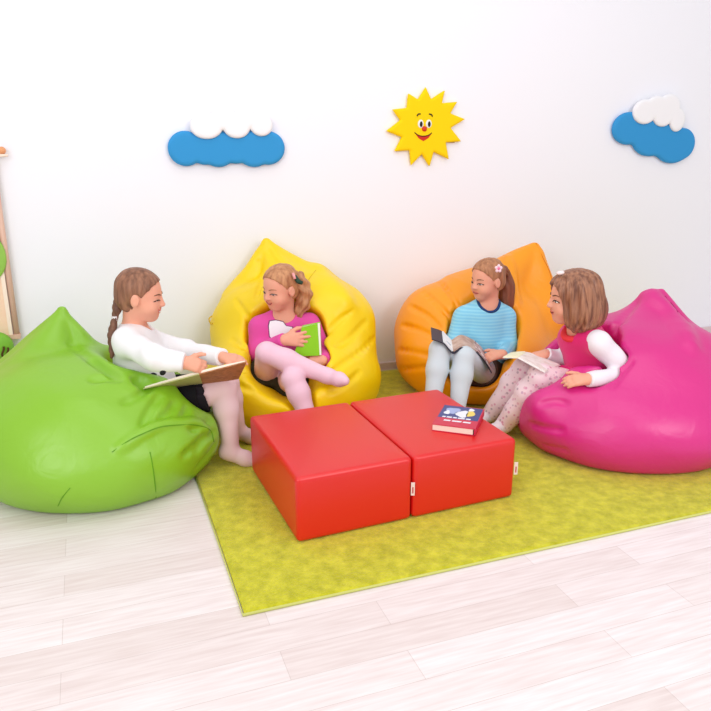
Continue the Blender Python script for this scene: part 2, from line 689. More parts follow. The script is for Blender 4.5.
def closed_book():
    zt = BH + 0.027
    nl, nr, fr, fl_ = [F(x, y, zt) for x, y in ((430.8, 423.3), (471, 428.7), (488, 409.3), (445.5, 404.7))]
    # make it a true rectangle
    ux = unit((nr - nl) + (fr - fl_))
    uy = unit(np.cross(ZUP, ux))
    wd = (np.linalg.norm(nr - nl) + np.linalg.norm(fr - fl_)) / 2
    dp = (np.dot(fl_ - nl, uy) + np.dot(fr - nr, uy)) / 2
    c = (nl + nr + fr + fl_) / 4
    o = c * A(1, 1, 0) + A(0, 0, BH)
    t = thing('book', o, 'closed hardback picture book with navy and red cover lying on the right red block', 'book')
    ax = (ux, uy, ZUP)
    navy = mat('navy_book_cover', srgb(52, 66, 132), 0.35, 0.5)
    pink = mat('crimson_book_cover', srgb(206, 40, 74), 0.4, 0.5)
    oc = o + A(0, 0, 0.0012)
    bevel(link('page_block', box_mesh('page_block', oc + A(0, 0, 0.0125) - ux * 0.003, ax, (wd / 2 - 0.004, dp / 2 - 0.002, 0.0105), o), pagem, t), 0.001)
    link('back_board', box_mesh('back_board', oc + A(0, 0, 0.001), ax, (wd / 2, dp / 2, 0.0012), o), pink, t)
    link('front_board', box_mesh('front_board', oc + A(0, 0, 0.0242), ax, (wd / 2, dp / 2, 0.0012), o), pink, t)
    link('spine', box_mesh('spine', oc + A(0, 0, 0.0125) + ux * (wd / 2 - 0.001), ax, (0.0018, dp / 2, 0.0128), o), pink, t)
    zc = 0.0256

    def patch(name, u0, u1, v0, v1, m, dz=0.0, sk=0.0):
        q = [oc + ux * (u - 0.5) * wd + uy * (v - 0.5) * dp + A(0, 0, zc + dz) for u, v in ((u0, v0), (u1, v0), (u1 + sk, v1), (u0 + sk, v1))]
        return link(name, slab(name, q, 0.0003, o), m, t)
    patch('cover_picture', 0.02, 0.98, 0.36, 0.98, navy)
    wh = mat('cover_white', srgb(236, 236, 244), 0.5)
    ye = mat('cover_yellow', srgb(240, 210, 110), 0.5)
    lb = mat('cover_pale_blue', srgb(168, 180, 222), 0.5)
    V, Fs = [], []

    def blob(u, v, ru, rv, m, dz=0.0004, name='cover_figure'):
        pts = []
        for k in range(14):
            a = 2 * math.pi * k / 14
            s = 1 + 0.18 * math.sin(3 * a + u * 20)
            pts.append(oc + ux * (u + ru * s * math.cos(a) - 0.5) * wd + uy * (v + rv * s * math.sin(a) - 0.5) * dp + A(0, 0, zc + dz))
        link(name, poly(name, pts, [tuple(range(14))], origin=o), m, t)
    blob(0.30, 0.74, 0.17, 0.15, lb)
    blob(0.18, 0.62, 0.07, 0.10, wh, 0.0006)
    blob(0.55, 0.62, 0.15, 0.17, wh)
    blob(0.74, 0.68, 0.10, 0.16, ye)
    blob(0.72, 0.86, 0.07, 0.07, wh, 0.0006)
    # title lines, too small in the photograph to read
    for v, us in ((0.40, ((0.12, 0.2), (0.23, 0.35), (0.38, 0.47), (0.5, 0.66), (0.69, 0.8))), (0.24, ((0.2, 0.36), (0.4, 0.62), (0.66, 0.84)))):
        for u0, u1 in us:
            patch('title_line', u0, u1, v - 0.028, v + 0.028, wh, 0.0005, 0.01)
    return t


closed_book()


def open_book(name, label, A1, A2, B1, B2, S1, S2, cov_l, cov_r, page_l, page_r, th=0.007, cth=0.0022, over=0.006):
    """open book: S1-S2 the spine; A1, B1 the outer corners of one half, A2, B2 of the other (A beside S1, B beside S2); pages are on the side of up"""
    A1, A2, B1, B2, S1, S2 = [np.asarray(v, float) for v in (A1, A2, B1, B2, S1, S2)]
    o = (S1 + S2) / 2
    t = thing(name, o, label, 'book')
    for (a, bq, cm, pg, nm) in ((A1, B1, cov_l, page_l, 0), (A2, B2, cov_r, page_r, 1)):
        n = unit(np.cross(a - S1, S2 - S1))
        if n[2] < 0:
            n = -n
        q = [S1, a, bq, S2]
        if np.dot(np.cross(q[2] - q[0], q[3] - q[1]), n) < 0:
            q = q[::-1]
        c = sum(q) / 4
        big = [c + (p - c) * (1 + over / np.linalg.norm(p - c)) if (p is a or p is bq) else p for p in q]
        link('cover', slab('cover', big, cth, o), cm, t)
        # pages: curved block
        V, Fs = [], []
        m = 10
        for i in range(m + 1):
            s = i / m
            lift = th * (1 - 0.55 * s ** 2.5) * min(1, s * 7 + 0.3) + 0.0012
            e1 = S1 + (a - S1) * s * 0.985
            e2 = S2 + (bq - S2) * s * 0.985
            e1, e2 = e1 + (e2 - e1) * 0.012, e2 + (e1 - e2) * 0.012
            V += [e1 + n * 0.0002, e2 + n * 0.0002, e1 + n * lift, e2 + n * lift]
        for i in range(m):
            k = i * 4
            Fs += [(k, k + 4, k + 5, k + 1), (k + 2, k + 3, k + 7, k + 6), (k, k + 2, k + 6, k + 4), (k + 1, k + 5, k + 7, k + 3)]
        Fs += [(0, 1, 3, 2), (m * 4, m * 4 + 2, m * 4 + 3, m * 4 + 1)]
        link('page_block', poly('page_block', V, Fs, origin=o), pg, t)
    return t


# ------------------------------------------------------------------ wall cushions: clouds and sun
def wall_local(p):
    q = p - W0.astype(p.dtype)
    return np.stack([q @ WU.astype(p.dtype), p[:, 2], q @ WN.astype(p.dtype)], 1)


def ellipse2(px, py, r, ry=None):
    u, v = wall_uv(WP(px, py))
    ru = abs(wall_uv(WP(px + r, py))[0] - wall_uv(WP(px - r, py))[0]) / 2
    ry = ry or r
    rv = abs(wall_uv(WP(px, py - ry))[1] - wall_uv(WP(px, py + ry))[1]) / 2
    rr = (ru + rv) / 2

    def f(l):
        a = (l[:, 0] - u) / ru
        b_ = (l[:, 1] - v) / rv
        return (np.sqrt(a * a + b_ * b_) - 1) * rr
    return f, (u - ru, v - rv, u + ru, v + rv)


def cushion(name, shape2, bounds, w0, half, R, m, parent, origin, h=0.005):
    """padded cushion: outline shape2 in the wall plane, lying from w0 to w0 + 2 half"""
    def f(l):
        d2 = shape2(l)
        z = (l[:, 2] - w0 - half) * (R / half)
        return (np.sqrt(np.maximum(d2 + R, 0) ** 2 + z * z) - R) * min(1, half / R)
    x0, y0, x1, y1 = bounds
    V, Q = sdf_mesh(f, (x0 - 0.03, y0 - 0.03, w0 - 0.03), (x1 + 0.03, y1 + 0.03, w0 + 2 * half + 0.03), h)
    V = relax(V, Q, 2, 0.5)
    Wd = W0 * A(1, 1, 0) + V[:, :1] * WU + V[:, 1:2] * ZUP + V[:, 2:3] * WN
    return link(name, mesh_np(name, Wd, Q[:, ::-1] if np.dot(np.cross(WU, ZUP), WN) < 0 else Q, True, origin), m, parent)


def lobes(ls, k):
    fs = [ellipse2(*l) for l in ls]
    bs = np.array([b_ for _, b_ in fs])

    def f(l):
        d = None
        for g, _ in fs:
            e = g(l)
            d = e if d is None else smin(d, e, k)
        return d
    return f, (bs[:, 0].min(), bs[:, 1].min(), bs[:, 2].max(), bs[:, 3].max())


bluem = mat('blue_felt', srgb(52, 150, 212), 0.7, 0.25)
whitem = mat('white_cushion_fabric', srgb(246, 245, 248), 0.8, 0.2)


def cloud(label, blue, white, cpx):
    o = WP(*cpx)
    t = thing('cloud_cushion', o, label, 'wall decoration', 'cloud cushions on the wall')
    f, bd = lobes(blue, 0.006)
    cushion('blue_cloud', f, bd, 0.002, 0.016, 0.02, bluem, t, o)
    f, bd = lobes(white, 0.004)
    cushion('white_cloud', f, bd, 0.024, 0.014, 0.018, whitem, t, o)


cloud('blue and white cloud cushion hanging level on the wall, above the girl with the braid',
      [(185, 148.5, 17.8), (204, 148, 17), (217.5, 149, 18.3), (235, 147, 17), (253, 149, 18.3), (267, 148, 17)],
      [(205, 126.5, 16.5, 12.8), (235, 127.5, 13.5, 11), (259.5, 125.5, 11.5, 11), (222, 119, 14, 11), (243, 119, 13, 10)], (225, 149))
cloud('blue and white cloud cushion tilted down to the right, above the pink bean bag',
      [(626.5, 128.5, 16.5), (638, 132, 15), (648.5, 137.5, 19), (662, 141, 17), (671, 145, 18.5), (679, 144, 13, 16)],
      [(640, 112, 12, 12.5), (658, 116, 10, 11), (672, 120, 7.5, 12), (652, 106, 11, 10), (664, 107, 11, 13)], (650, 137))

SUN = [(350, 110), (385, 188), (475, 130), (455, 215), (555, 205), (510, 280), (605, 318), (512, 375), (580, 462), (480, 470), (500, 578), (402, 530),
       (375, 625), (325, 545), (255, 618), (245, 520), (148, 526), (195, 435), (95, 395), (185, 325), (135, 255), (228, 245), (238, 150), (300, 190)]
spt = np.array([wall_uv(WP(370 + x / 6.464, 70 + y / 6.464)) for x, y in SUN])


def poly2(pts):
    def f(l):
        q = l[:, :2]
        d = np.full(len(q), 1e9)
        s = np.ones(len(q))
        n = len(pts)
        for i in range(n):
            a, b_ = pts[i], pts[i - 1]
            e = b_ - a
            w_ = q - a
            t = np.clip((w_ @ e) / (e @ e), 0, 1)
            dd = w_ - t[:, None] * e
            d = np.minimum(d, (dd * dd).sum(1))
            c1 = q[:, 1] >= a[1]
            c2 = q[:, 1] < b_[1]
            c3 = e[0] * w_[:, 1] > e[1] * w_[:, 0]
            s = np.where((c1 & c2 & c3) | (~c1 & ~c2 & ~c3), -s, s)
        return s * np.sqrt(d)
    return f


so = WP(424, 127)
sun = thing('sun_cushion', so, 'yellow sun cushion with pointed rays and a smiling face on the white wall', 'wall decoration')
yel = mat('yellow_felt', srgb(252, 214, 6), 0.75, 0.2)
cushion('sun_body', poly2(spt), (spt[:, 0].min(), spt[:, 1].min(), spt[:, 0].max(), spt[:, 1].max()), 0.002, 0.013, 0.012, yel, sun, so, 0.0035)


def on_sun(x, y, off):
    return WP(370 + x / 6.464, 70 + y / 6.464, off)


WAX = (WU, ZUP, WN)
m2 = 1 / 6.464 / FPX * 3.75           # metres per traced unit out there
blk = mat('black_print', srgb(42, 32, 20), 0.7)
for x in (328, 380):
    e = link('eye', ball('eye', on_sun(x, 348, 0.029), WAX, (20 * m2, 25 * m2, 0.003), so), mat('eye_white', srgb(240, 240, 236), 0.5), sun)
    link('pupil', ball('pupil', on_sun(x + 3, 350, 0.0315), WAX, (10 * m2, 17 * m2, 0.0025), so), blk, e)
link('nose', ball('nose', on_sun(352, 380, 0.030), WAX, (17 * m2, 16 * m2, 0.008), so), mat('nose_red', srgb(214, 60, 30), 0.6), sun)
link('eyebrow', tube('eyebrow', [on_sun(304, 298, 0.029), on_sun(312, 286, 0.0295), on_sun(326, 284, 0.029)], 4 * m2, origin=so), blk, sun)
link('eyebrow', tube('eyebrow', [on_sun(382, 284, 0.029), on_sun(396, 288, 0.0295), on_sun(404, 300, 0.029)], 4 * m2, origin=so), blk, sun)
mo = [(288, 404), (312, 422), (345, 430), (378, 422), (400, 408), (378, 440), (345, 460), (315, 442)]
mv = [on_sun(x, y, 0.0292) for x, y in mo] + [on_sun(x, y, 0.0262) for x, y in mo]
mth = link('mouth', poly('mouth', mv, [(0, 7, 1), (1, 7, 6, 2), (2, 6, 5, 3), (3, 5, 4)] + [(i, (i + 1) % 8, 8 + (i + 1) % 8, 8 + i) for i in range(8)], origin=so),
           mat('mouth_red', srgb(206, 44, 20), 0.6), sun)
link('mouth_line', tube('mouth_line', [on_sun(288, 404, 0.0295), on_sun(312, 421, 0.0298), on_sun(345, 428, 0.0298), on_sun(378, 421, 0.0298), on_sun(400, 406, 0.0295)], 2.6 * m2, origin=so), blk, mth)
q = [on_sun(x, y, 0.012) for x, y in ((478, 456), (545, 458), (545, 470), (478, 468))]
link('fabric_tag', slab('fabric_tag', q, 0.002, so), mat('brown_tag', srgb(120, 84, 24), 0.8), sun)

# ------------------------------------------------------------------ wooden panel on the wall at the left edge
wood = mat('pale_birch', srgb(250, 218, 190), 0.55, 0.3, noise=(3, srgb(246, 208, 178), 0.5, (1, 1, 12)))
rail = mat('pinkish_beech', srgb(226, 186, 166), 0.5, 0.3)
lite = mat('pale_edge', srgb(252, 232, 214), 0.5, 0.3)
pb = WP(17, 335, 0.03)
po = pb * A(1, 1, 1)
panel = thing('wall_panel', po, 'pale wooden panel with round top post on the wall behind green bean bag', 'wall panel')
ptop = WP(2.5, 157, 0.03)
Hp = ptop[2] - pb[2]
link('board', box_mesh('board', pb - WU * 0.33 + A(0, 0, Hp / 2 - 0.01), WAX, (0.315, Hp / 2 - 0.012, 0.008), po), wood, panel)
link('post', tube('post', [pb + A(0, 0, 0.0), pb + A(0, 0, Hp)], 0.012, 14, po, 0), rail, panel)
link('edge_strip', box_mesh('edge_strip', pb - WU * 0.0225 + A(0, 0, Hp / 2 - 0.01), WAX, (0.008, Hp / 2 - 0.012, 0.011), po), lite, panel)
link('bottom_rail', box_mesh('bottom_rail', pb - WU * 0.32 - A(0, 0, 0.004), WAX, (0.335, 0.01, 0.014), po), rail, panel)
bevel(link('post_cap', tube('post_cap', [ptop + A(0, 0, 0.001), ptop + A(0, 0, 0.012)], 0.022, 18, po, 0), lite, panel), 0.003)
link('finial', ball('finial', ptop + A(0, 0, 0.026), WAX, (0.017, 0.016, 0.017), po), mat('orange_beech', srgb(230, 160, 112), 0.5), panel)
grn = mat('leaf_green_paint', srgb(150, 196, 84), 0.5, 0.3)
g1 = link('leaf_disc', ball('leaf_disc', WP(-15, 257, 0.046), WAX, (0.082, 0.108, 0.010), po, 28, 14), grn, panel)
g1['label'] = 'flat pale green painted disc'
kc = WP(-4, 347, 0.06)
kn = thing('wooden_toy', kc, 'round green toy with brown stripes low on the wall beside the wooden panel', 'toy')
link('toy_body', ball('toy_body', kc, WAX, (0.072, 0.068, 0.045), kc, 24, 16), mat('toy_green', srgb(128, 190, 60), 0.5, 0.3), kn)
for k, (ux_, vz) in enumerate(((0.030, -0.012), (0.046, -0.020))):
    pts = [kc + WU * (ux_ + 0.006 * math.sin(s * 2)) + ZUP * (vz + 0.022 * s) + WN * 0.049 * math.sqrt(max(0.02, 1 - (ux_ / 0.072) ** 2 - ((vz + 0.022 * s) / 0.068) ** 2)) for s in (-1, -0.5, 0, 0.5, 1)]
    link('stripe', tube('stripe', pts, 0.0042, origin=kc), mat('brown_stripe', srgb(88, 62, 20), 0.6), kn)
#@@PEOPLE
# ------------------------------------------------------------------ people
def capcone(a, b, r1, r2):
    """limb piece cut square at b"""
    a, b = np.asarray(a, float), np.asarray(b, float)
    g = cone(a, b + unit(b - a) * 0.03, r1, r2)
    pl = plane(b, b - a)
    return lambda p: np.maximum(g(p), pl(p))


def frame_torso(J):
    up = unit(J['neck'] - J['pel'])
    right = J['shR'] - J['shL']
    right = unit(right - up * np.dot(right, up))
    return right, np.cross(up, right), up


def torso_prims(J, off=0.0, low=True):
    r, f, u = frame_torso(J)
    n, p = J['neck'], J['pel']
    s = J.get('s', 1.0)
    L = [(ell(n + (p - n) * 0.33 - f * 0.004, (0.108 * s + off, 0.076 * s + off, 0.125 * s + off), (r, f, u)), 0),
         (ell(n + (p - n) * 0.68 + f * 0.012, (0.100 * s + off, 0.078 * s + off, 0.12 * s + off), (r, f, u)), 0.05),
         (cone(n - u * 0.012, J['shR'] - u * 0.004, 0.036 * s + off, 0.036 * s + off), 0.04),
         (cone(n - u * 0.012, J['shL'] - u * 0.004, 0.036 * s + off, 0.036 * s + off), 0.04)]
    if low:
        L.append((ell(p, (0.112 * s + off, 0.088 * s + off, 0.088 * s + off), (r, f, u)), 0.06))
    return L


def leg_prims(J, off=0.0, foot=True, q=1.0):
    L = []
    for S in 'RL':
        h, k, a, t = J['hip' + S], J['kn' + S], J['an' + S], J['toe' + S]
        c = k + (a - k) * 0.32
        one = [(cone(h, k, 0.062 * q + off, 0.045 * q + off), 0),
               (cone(k, c, 0.044 * q + off, 0.042 * q + off), 0.006),
               (cone(c, a, 0.042 * q + off, 0.027 * q + off), 0.02)]
        if foot:
            d = unit(t - a)
            sh = unit(a - k)
            hl = a - d * 0.022 + sh * 0.012
            bl = hl + (t - hl) * 0.7
            one += [(cone(hl, bl, 0.027 + off, 0.024 + off), 0.02), (cone(bl, t, 0.024 + off, 0.015 + off), 0.02)]
        L.append((fold(one), 0.04 if not L else 0.012))
    return L


def arm_prims(J, off=0.0, cut=False):
    L = []
    for S in 'RL':
        s, e, w_ = J['sh' + S], J['el' + S], J['wr' + S]
        g = capcone if cut else cone
        one = [(cone(s, e, 0.036 + off, 0.030 + off), 0), (g(e, w_, 0.030 + off, 0.019 + off * 0.8), 0.02)]
        L.append((fold(one), 0.025))
    return L


def rot(v, ax, a):
    return v * math.cos(a) + np.cross(ax, v) * math.sin(a) + ax * np.dot(ax, v) * (1 - math.cos(a))


def hand_prims(wrist, d, n, s, curls, z=0.92, thumb=0.3, spread=0.06):
    d = unit(d)
    n = unit(np.asarray(n) - d * np.dot(n, d))
    t = np.cross(n, d) * s
    L = []
    offs = (0.020, 0.0068, -0.0064, -0.0185)
    lens = (0.044, 0.050, 0.046, 0.036)
    for i in range(4):
        kn = wrist + (d * (0.056 - 0.003 * abs(i - 1)) + t * offs[i]) * z
        L.append((cone(wrist + t * offs[i] * 0.55 * z + d * 0.004, kn, 0.0125 * z, 0.0095 * z), 0.014 if L else 0))
    ax0 = np.cross(d, n)                  # turns d towards -n for negative angles
    for i in range(4):
        kn = wrist + (d * (0.056 - 0.003 * abs(i - 1)) + t * offs[i]) * z
        v = unit(d + t * spread * (1.5 - i) * 0.8)
        seg = (0.45, 0.31, 0.24)
        ang = 0
        p = kn
        r = 0.0078
        for k in range(3):
            ang += math.radians(curls[i][k] if isinstance(curls[0], (tuple, list)) else curls[k])
            dv = unit(v * math.cos(ang) - n * math.sin(ang))
            q = p + dv * lens[i] * seg[k] * z * 1.08
            L.append((cone(p, q, r * z, (r - 0.0009) * z), 0.004))
            p = q
            r -= 0.0009
    b0 = wrist + (d * 0.014 + t * 0.012 - n * 0.004) * z
    v1 = unit(d * 0.62 + t * 0.72 - n * thumb)
    b1 = b0 + v1 * 0.030 * z
    v2 = unit(d * 0.86 + t * 0.42 - n * thumb * 1.2)
    b2 = b1 + v2 * 0.024 * z
    b3 = b2 + unit(d * 0.97 + t * 0.12 - n * thumb * 1.4) * 0.018 * z
    L += [(cone(b0, b1, 0.011 * z, 0.0092 * z), 0.012), (cone(b1, b2, 0.0090 * z, 0.0082 * z), 0.004), (cone(b2, b3, 0.0082 * z, 0.0068 * z), 0.004)]
    return L


class Head:
    def __init__(s, c, f, up, H=0.2):
        s.c = np.asarray(c, float)
        s.f = unit(f)
        s.r = unit(np.cross(s.f, up))
        s.u = np.cross(s.r, s.f)
        s.H = H
        s.ax = (s.r, s.f, s.u)

    def w(s, x, y, z):
        return s.c + (s.r * x + s.f * y + s.u * z) * s.H

    def E(s, c, r):
        return ell(s.w(*c), A(*r) * s.H, s.ax)

    def K(s, a, b, r1, r2):
        return cone(s.w(*a), s.w(*b), r1 * s.H, r2 * s.H)

    def prims(s):
        L = [(s.E((0, -0.055, 0.12), (0.355, 0.42, 0.37)), 0),
             (s.E((0, 0.09, -0.11), (0.29, 0.315, 0.365)), 0.10 * s.H),
             (s.E((0, 0.245, -0.375), (0.135, 0.125, 0.11)), 0.14 * s.H)]
        for x in (-1, 1):
            L += [(s.E((x * 0.155, 0.225, -0.185), (0.125, 0.135, 0.13)), 0.10 * s.H)]
        for x in (-1, 1):
            L += [(s.E((x * 0.15, 0.455, -0.005), (0.085, 0.075, 0.055)), 0.07 * s.H, 's')]
        L += [(s.K((0, 0.365, 0.02), (0, 0.435, -0.105), 0.03, 0.05), 0.05 * s.H),
              (s.E((0.04, 0.405, -0.12), (0.035, 0.035, 0.03)), 0.03 * s.H),
              (s.E((-0.04, 0.405, -0.12), (0.035, 0.035, 0.03)), 0.03 * s.H),
              (s.E((0, 0.352, -0.222), (0.095, 0.045, 0.028)), 0.03 * s.H),
              (s.E((0, 0.345, -0.268), (0.08, 0.045, 0.028)), 0.03 * s.H)]
        for x in (-1, 1):
            L += [(s.E((x * 0.365, -0.02, -0.05), (0.045, 0.085, 0.125)), 0.03 * s.H),
                  (s.E((x * 0.415, 0.005, -0.035), (0.022, 0.045, 0.075)), 0.03 * s.H, 's')]
        return L


def face(hd, body, parent, o, skin_f, gaze=(0, 0), open_=0.6, smile=0.03, teeth=False, brow=(110, 74, 48), iris=(70, 52, 40), mw=1.0):
    """eyes, brows and lips on the face"""
    H = hd.H
    dark = mat('eyelash_brown', srgb(62, 40, 32), 0.7)
    white = mat('eye_white', srgb(240, 236, 234), 0.4)
    im = mat('iris', srgb(*iris), 0.3)
    bm_ = mat('eyebrow_hair', srgb(*brow), 0.8)
    lip = mat('lips', srgb(222, 126, 118), 0.5)

    def pt(x, z, out=0.0):
        p = hd.w(x, 0.75, z)
        for _ in range(60):
            d = float(skin_f(p[None])[0])
            if d < 0.0004:
                break
            p = p - hd.f * max(d * 0.7, 0.0003)
        return p + hd.f * out * H
    for x in (-1, 1):
        c = pt(x * 0.15, -0.015)
        e = link('eye', ball('eye', c - hd.f * 0.010 * H, (unit(hd.r - hd.f * 0.25 * x), hd.f, hd.u), (0.066 * H, 0.026 * H, 0.034 * H * open_ + 0.006 * H), o, 14, 10), white, parent)
        link('iris', ball('iris', c + hd.f * 0.010 * H + hd.r * 0.024 * H * gaze[0] + hd.u * 0.012 * H * gaze[1], hd.ax,
                          (0.029 * H, 0.010 * H, min(0.029, 0.034 * open_ + 0.004) * H), o, 12, 8), im, e)
        zt = 0.034 * open_ + 0.002
        l = [pt(x * 0.075, -0.022, 0.004), pt(x * 0.11, -0.015 + zt, 0.012), pt(x * 0.155, -0.012 + zt * 1.15, 0.014), pt(x * 0.20, -0.018 + zt * 0.7, 0.010), pt(x * 0.232, -0.03, 0.004)]
        link('eyelashes', tube('eyelashes', l, 0.009 * H, 6, o), dark, parent)
        b_ = [pt(x * 0.07, 0.085, 0.004), pt(x * 0.14, 0.105, 0.006), pt(x * 0.225, 0.085, 0.004)]
        link('eyebrow', tube('eyebrow', b_, [0.010 * H, 0.012 * H, 0.005 * H], 6, o), bm_, parent)
    zs = (-0.222, -0.268)
    up_ = [pt(-0.115 * mw, -0.240 + smile, 0.0), pt(-0.05 * mw, -0.228 + smile * 0.2, -0.004), pt(0, -0.232, -0.004), pt(0.05 * mw, -0.228 + smile * 0.2, -0.004), pt(0.115 * mw, -0.240 + smile, 0.0)]
    lo_ = [pt(-0.105 * mw, -0.244 + smile, 0.0), pt(-0.05 * mw, -0.268, -0.004), pt(0, -0.276, -0.004), pt(0.05 * mw, -0.268, -0.004), pt(0.105 * mw, -0.244 + smile, 0.0)]
    link('lips', tube('lips', up_, [0.005 * H, 0.013 * H, 0.014 * H, 0.013 * H, 0.005 * H], 8, o), lip, parent)
    link('lips', tube('lips', lo_, [0.005 * H, 0.013 * H, 0.016 * H, 0.013 * H, 0.005 * H], 8, o), lip, parent)
    mid = [pt(-0.10 * mw, -0.243 + smile, 0.003), pt(-0.05 * mw, -0.248, 0.007), pt(0, -0.253, 0.008), pt(0.05 * mw, -0.248, 0.007), pt(0.10 * mw, -0.243 + smile, 0.003)]
    if teeth:
        link('teeth', tube('teeth', mid[1:4], 0.012 * H, 6, o), white, parent)
    else:
        link('mouth_line', tube('mouth_line', mid, 0.006 * H, 6, o), mat('mouth_line', srgb(130, 58, 52), 0.7), parent)


def strands(hd, amp=0.009, n=58, twist=0.6):
    def f(p):
        q = (p - hd.c.astype(p.dtype)) @ np.array(hd.ax).T.astype(p.dtype) / hd.H
        a = np.arctan2(q[:, 0], -q[:, 1] + 0.05)
        b_ = np.arctan2(np.hypot(q[:, 0], q[:, 1]), q[:, 2])
        return amp * hd.H * (np.sin(a * n * 0.5 + b_ * 3 * twist) * 0.6 + np.sin(a * n * 0.21 - b_ * 2 + 1)) * np.clip(b_, 0, 1)
    return f


def hair_cap(hd, grow=0.0, ears=True, face_up=0.0, nape=-0.36):
    L = [(hd.E((0, -0.06, 0.125), (0.383 + grow, 0.448 + grow, 0.398 + grow)), 0),
         (hd.E((0, -0.20, -0.12), (0.31 + grow, 0.28 + grow, 0.27)), 0.1 * hd.H)]
    st = strands(hd)
    base = fold(L)
    L2 = [(lambda p: base(p) + st(p), 0),
          (hd.E((0, 0.50, -0.16 + face_up), (0.58, 0.54, 0.52)), 0.03 * hd.H, 's')]
    for x in (-1, 1):
        if ears:
            L2.append((hd.E((x * 0.42, 0.0, -0.09), (0.16, 0.125, 0.17)), 0.03 * hd.H, 's'))
        L2.append((hd.E((x * 0.36, 0.15, -0.30), (0.22, 0.24, 0.27)), 0.04 * hd.H, 's'))
    L2.append((plane(hd.w(0, 0, nape), -hd.u), 0.05 * hd.H, 'i'))
    return fold(L2)


def chain(pts, rads, k=0.008, bump=None):
    c = catmull(pts, 5)
    n = len(c)
    rr = [float(np.interp(i / (n - 1), np.linspace(0, 1, len(rads)), rads)) for i in range(n)]
    f = fold([(cone(c[i], c[i + 1], rr[i], rr[i + 1]), k if i else 0) for i in range(n - 1)])
    if bump:
        amp, fr, kind = bump
        ax = unit(c[-1] - c[0])
        s1 = unit(np.cross(ax, A(0.3, 0.8, 0.2)))
        s2 = np.cross(ax, s1)

        def g(p):
            q = p - c[0].astype(p.dtype)
            t = q @ ax.astype(p.dtype)
            # angle about the local centre line
            ct = np.array([np.dot(x - c[0], ax) for x in c])
            o_ = np.argsort(ct)
            cx = np.interp(t, ct[o_], np.array([np.dot(x - c[0], s1) for x in c])[o_])
            cy = np.interp(t, ct[o_], np.array([np.dot(x - c[0], s2) for x in c])[o_])
            a = np.arctan2(q @ s2.astype(p.dtype) - cy, q @ s1.astype(p.dtype) - cx)
            if kind == 'braid':
                w_ = np.abs(np.sin(t * fr + np.where(np.cos(a) > 0, 0, math.pi / 2))) ** 0.7 - 0.5
            elif kind == 'curl':
                w_ = np.sin(t * fr + a * 2) * 0.7 + np.sin(a * 5 - t * fr * 0.6) * 0.5
            else:
                w_ = np.sin(a * 9 + t * fr * 0.3) * 0.6 + np.sin(a * 5 - t * fr * 0.2) * 0.5
            return f(p) - amp * w_
        return g
    return f


def bounds(pts, pad):
    a = np.array(pts)
    return a.min(0) - pad, a.max(0) + pad


SKIN = mat('skin', srgb(234, 168, 141), 0.55, 0.3, sss=0.12)


def make_person(label, J, hands, fk, hair_m, o):
    t = thing('person', o, label, 'person', 'girls reading on the bean bags')
    hd = J['head']
    nk = [(cone(J['neck'] - unit(hd.c - J['neck']) * 0.02, hd.w(0, -0.10, -0.25), 0.043, 0.040), 0.03)]
    L = torso_prims(J) + leg_prims(J) + arm_prims(J)
    for hp in hands:
        L.append((fold(hand_prims(*hp[:5], **(hp[5] if len(hp) > 5 else {}))), 0.012))
    L += nk
    L.append((fold(hd.prims()), 0.02))
    f = fold(L)
    pts = [J[k] for k in J if isinstance(J[k], np.ndarray)] + [hd.c]
    lo, hi = bounds(pts, 0.17)
    lo[2] = max(lo[2], -0.03)
    body = sdf_obj('body', f, lo, hi, 0.0036, SKIN, t, o, 1)
    face(hd, f, t, o, f, **fk)
    return t, f, (lo, hi)


def folds(f, amp=0.0022, fr=55, ph=0.0):
    def g(p):
        x, y, z = p[:, 0] * fr, p[:, 1] * fr, p[:, 2] * fr
        return f(p) + amp * (np.sin(z + 1.5 * np.sin(x * 0.6 + ph) + 1.2 * np.sin(y * 0.5)) * 0.6 + np.sin(x * 0.8 - z * 0.6 + ph) * np.sin(y * 0.9) * 0.6)
    return g


def shirt(J, off=0.008, hem=0.78, collar=0.056, sleeves=True, soff=None, cfwd=0.025, amp=0.0022, cz=0.045):
    r, f, u = frame_torso(J)
    T = fold(torso_prims(J, off))
    hp = J['neck'] + (J['pel'] - J['neck']) * hem
    L = [(T, 0), (plane(hp, -u), 0.01, 'i')]
    if sleeves:
        L += arm_prims(J, soff if soff is not None else off + 0.002, True)
    else:
        for S in 'RL':
            d = unit(J['el' + S] - J['sh' + S])
            L.append((plane(J['sh' + S] + unit(J['sh' + S] - J['neck']) * 0.012, unit(J['sh' + S] - J['neck'])), 0.01, 'i'))
    L.append((cone(J['neck'] + u * (cz - 0.01) + f * cfwd, J['neck'] + u * 0.12 + f * cfwd * 0.6, collar * 0.85, collar * 1.25), 0.01, 's'))
    return folds(fold(L), amp)


def skirt(J, off=0.016, frac=0.55, up=0.06):
    r, f, u = frame_torso(J)
    L = [(ell(J['pel'], (0.114 + off, 0.092 + off, 0.095 + off), (r, f, u)), 0)]
    L.append((plane(J['pel'] + u * up, u), 0.01, 'i'))
    for S in 'RL':
        k = J['hip' + S] + (J['kn' + S] - J['hip' + S]) * frac
        L.append((capcone(J['hip' + S], k, 0.062 + off, 0.058 + off), 0.05))
    return folds(fold(L), 0.003, 60)


def band(name, f_in, cut_pt, cut_n, thick, m, parent, o, lo, hi, grow=0.002):
    g = lambda p: np.maximum(f_in(p) - grow, np.abs((p - cut_pt.astype(p.dtype)) @ unit(cut_n).astype(p.dtype)) - thick)
    return sdf_obj(name, g, lo, hi, 0.003, m, parent, o, 1)


CARVE = [[], [], [], []]


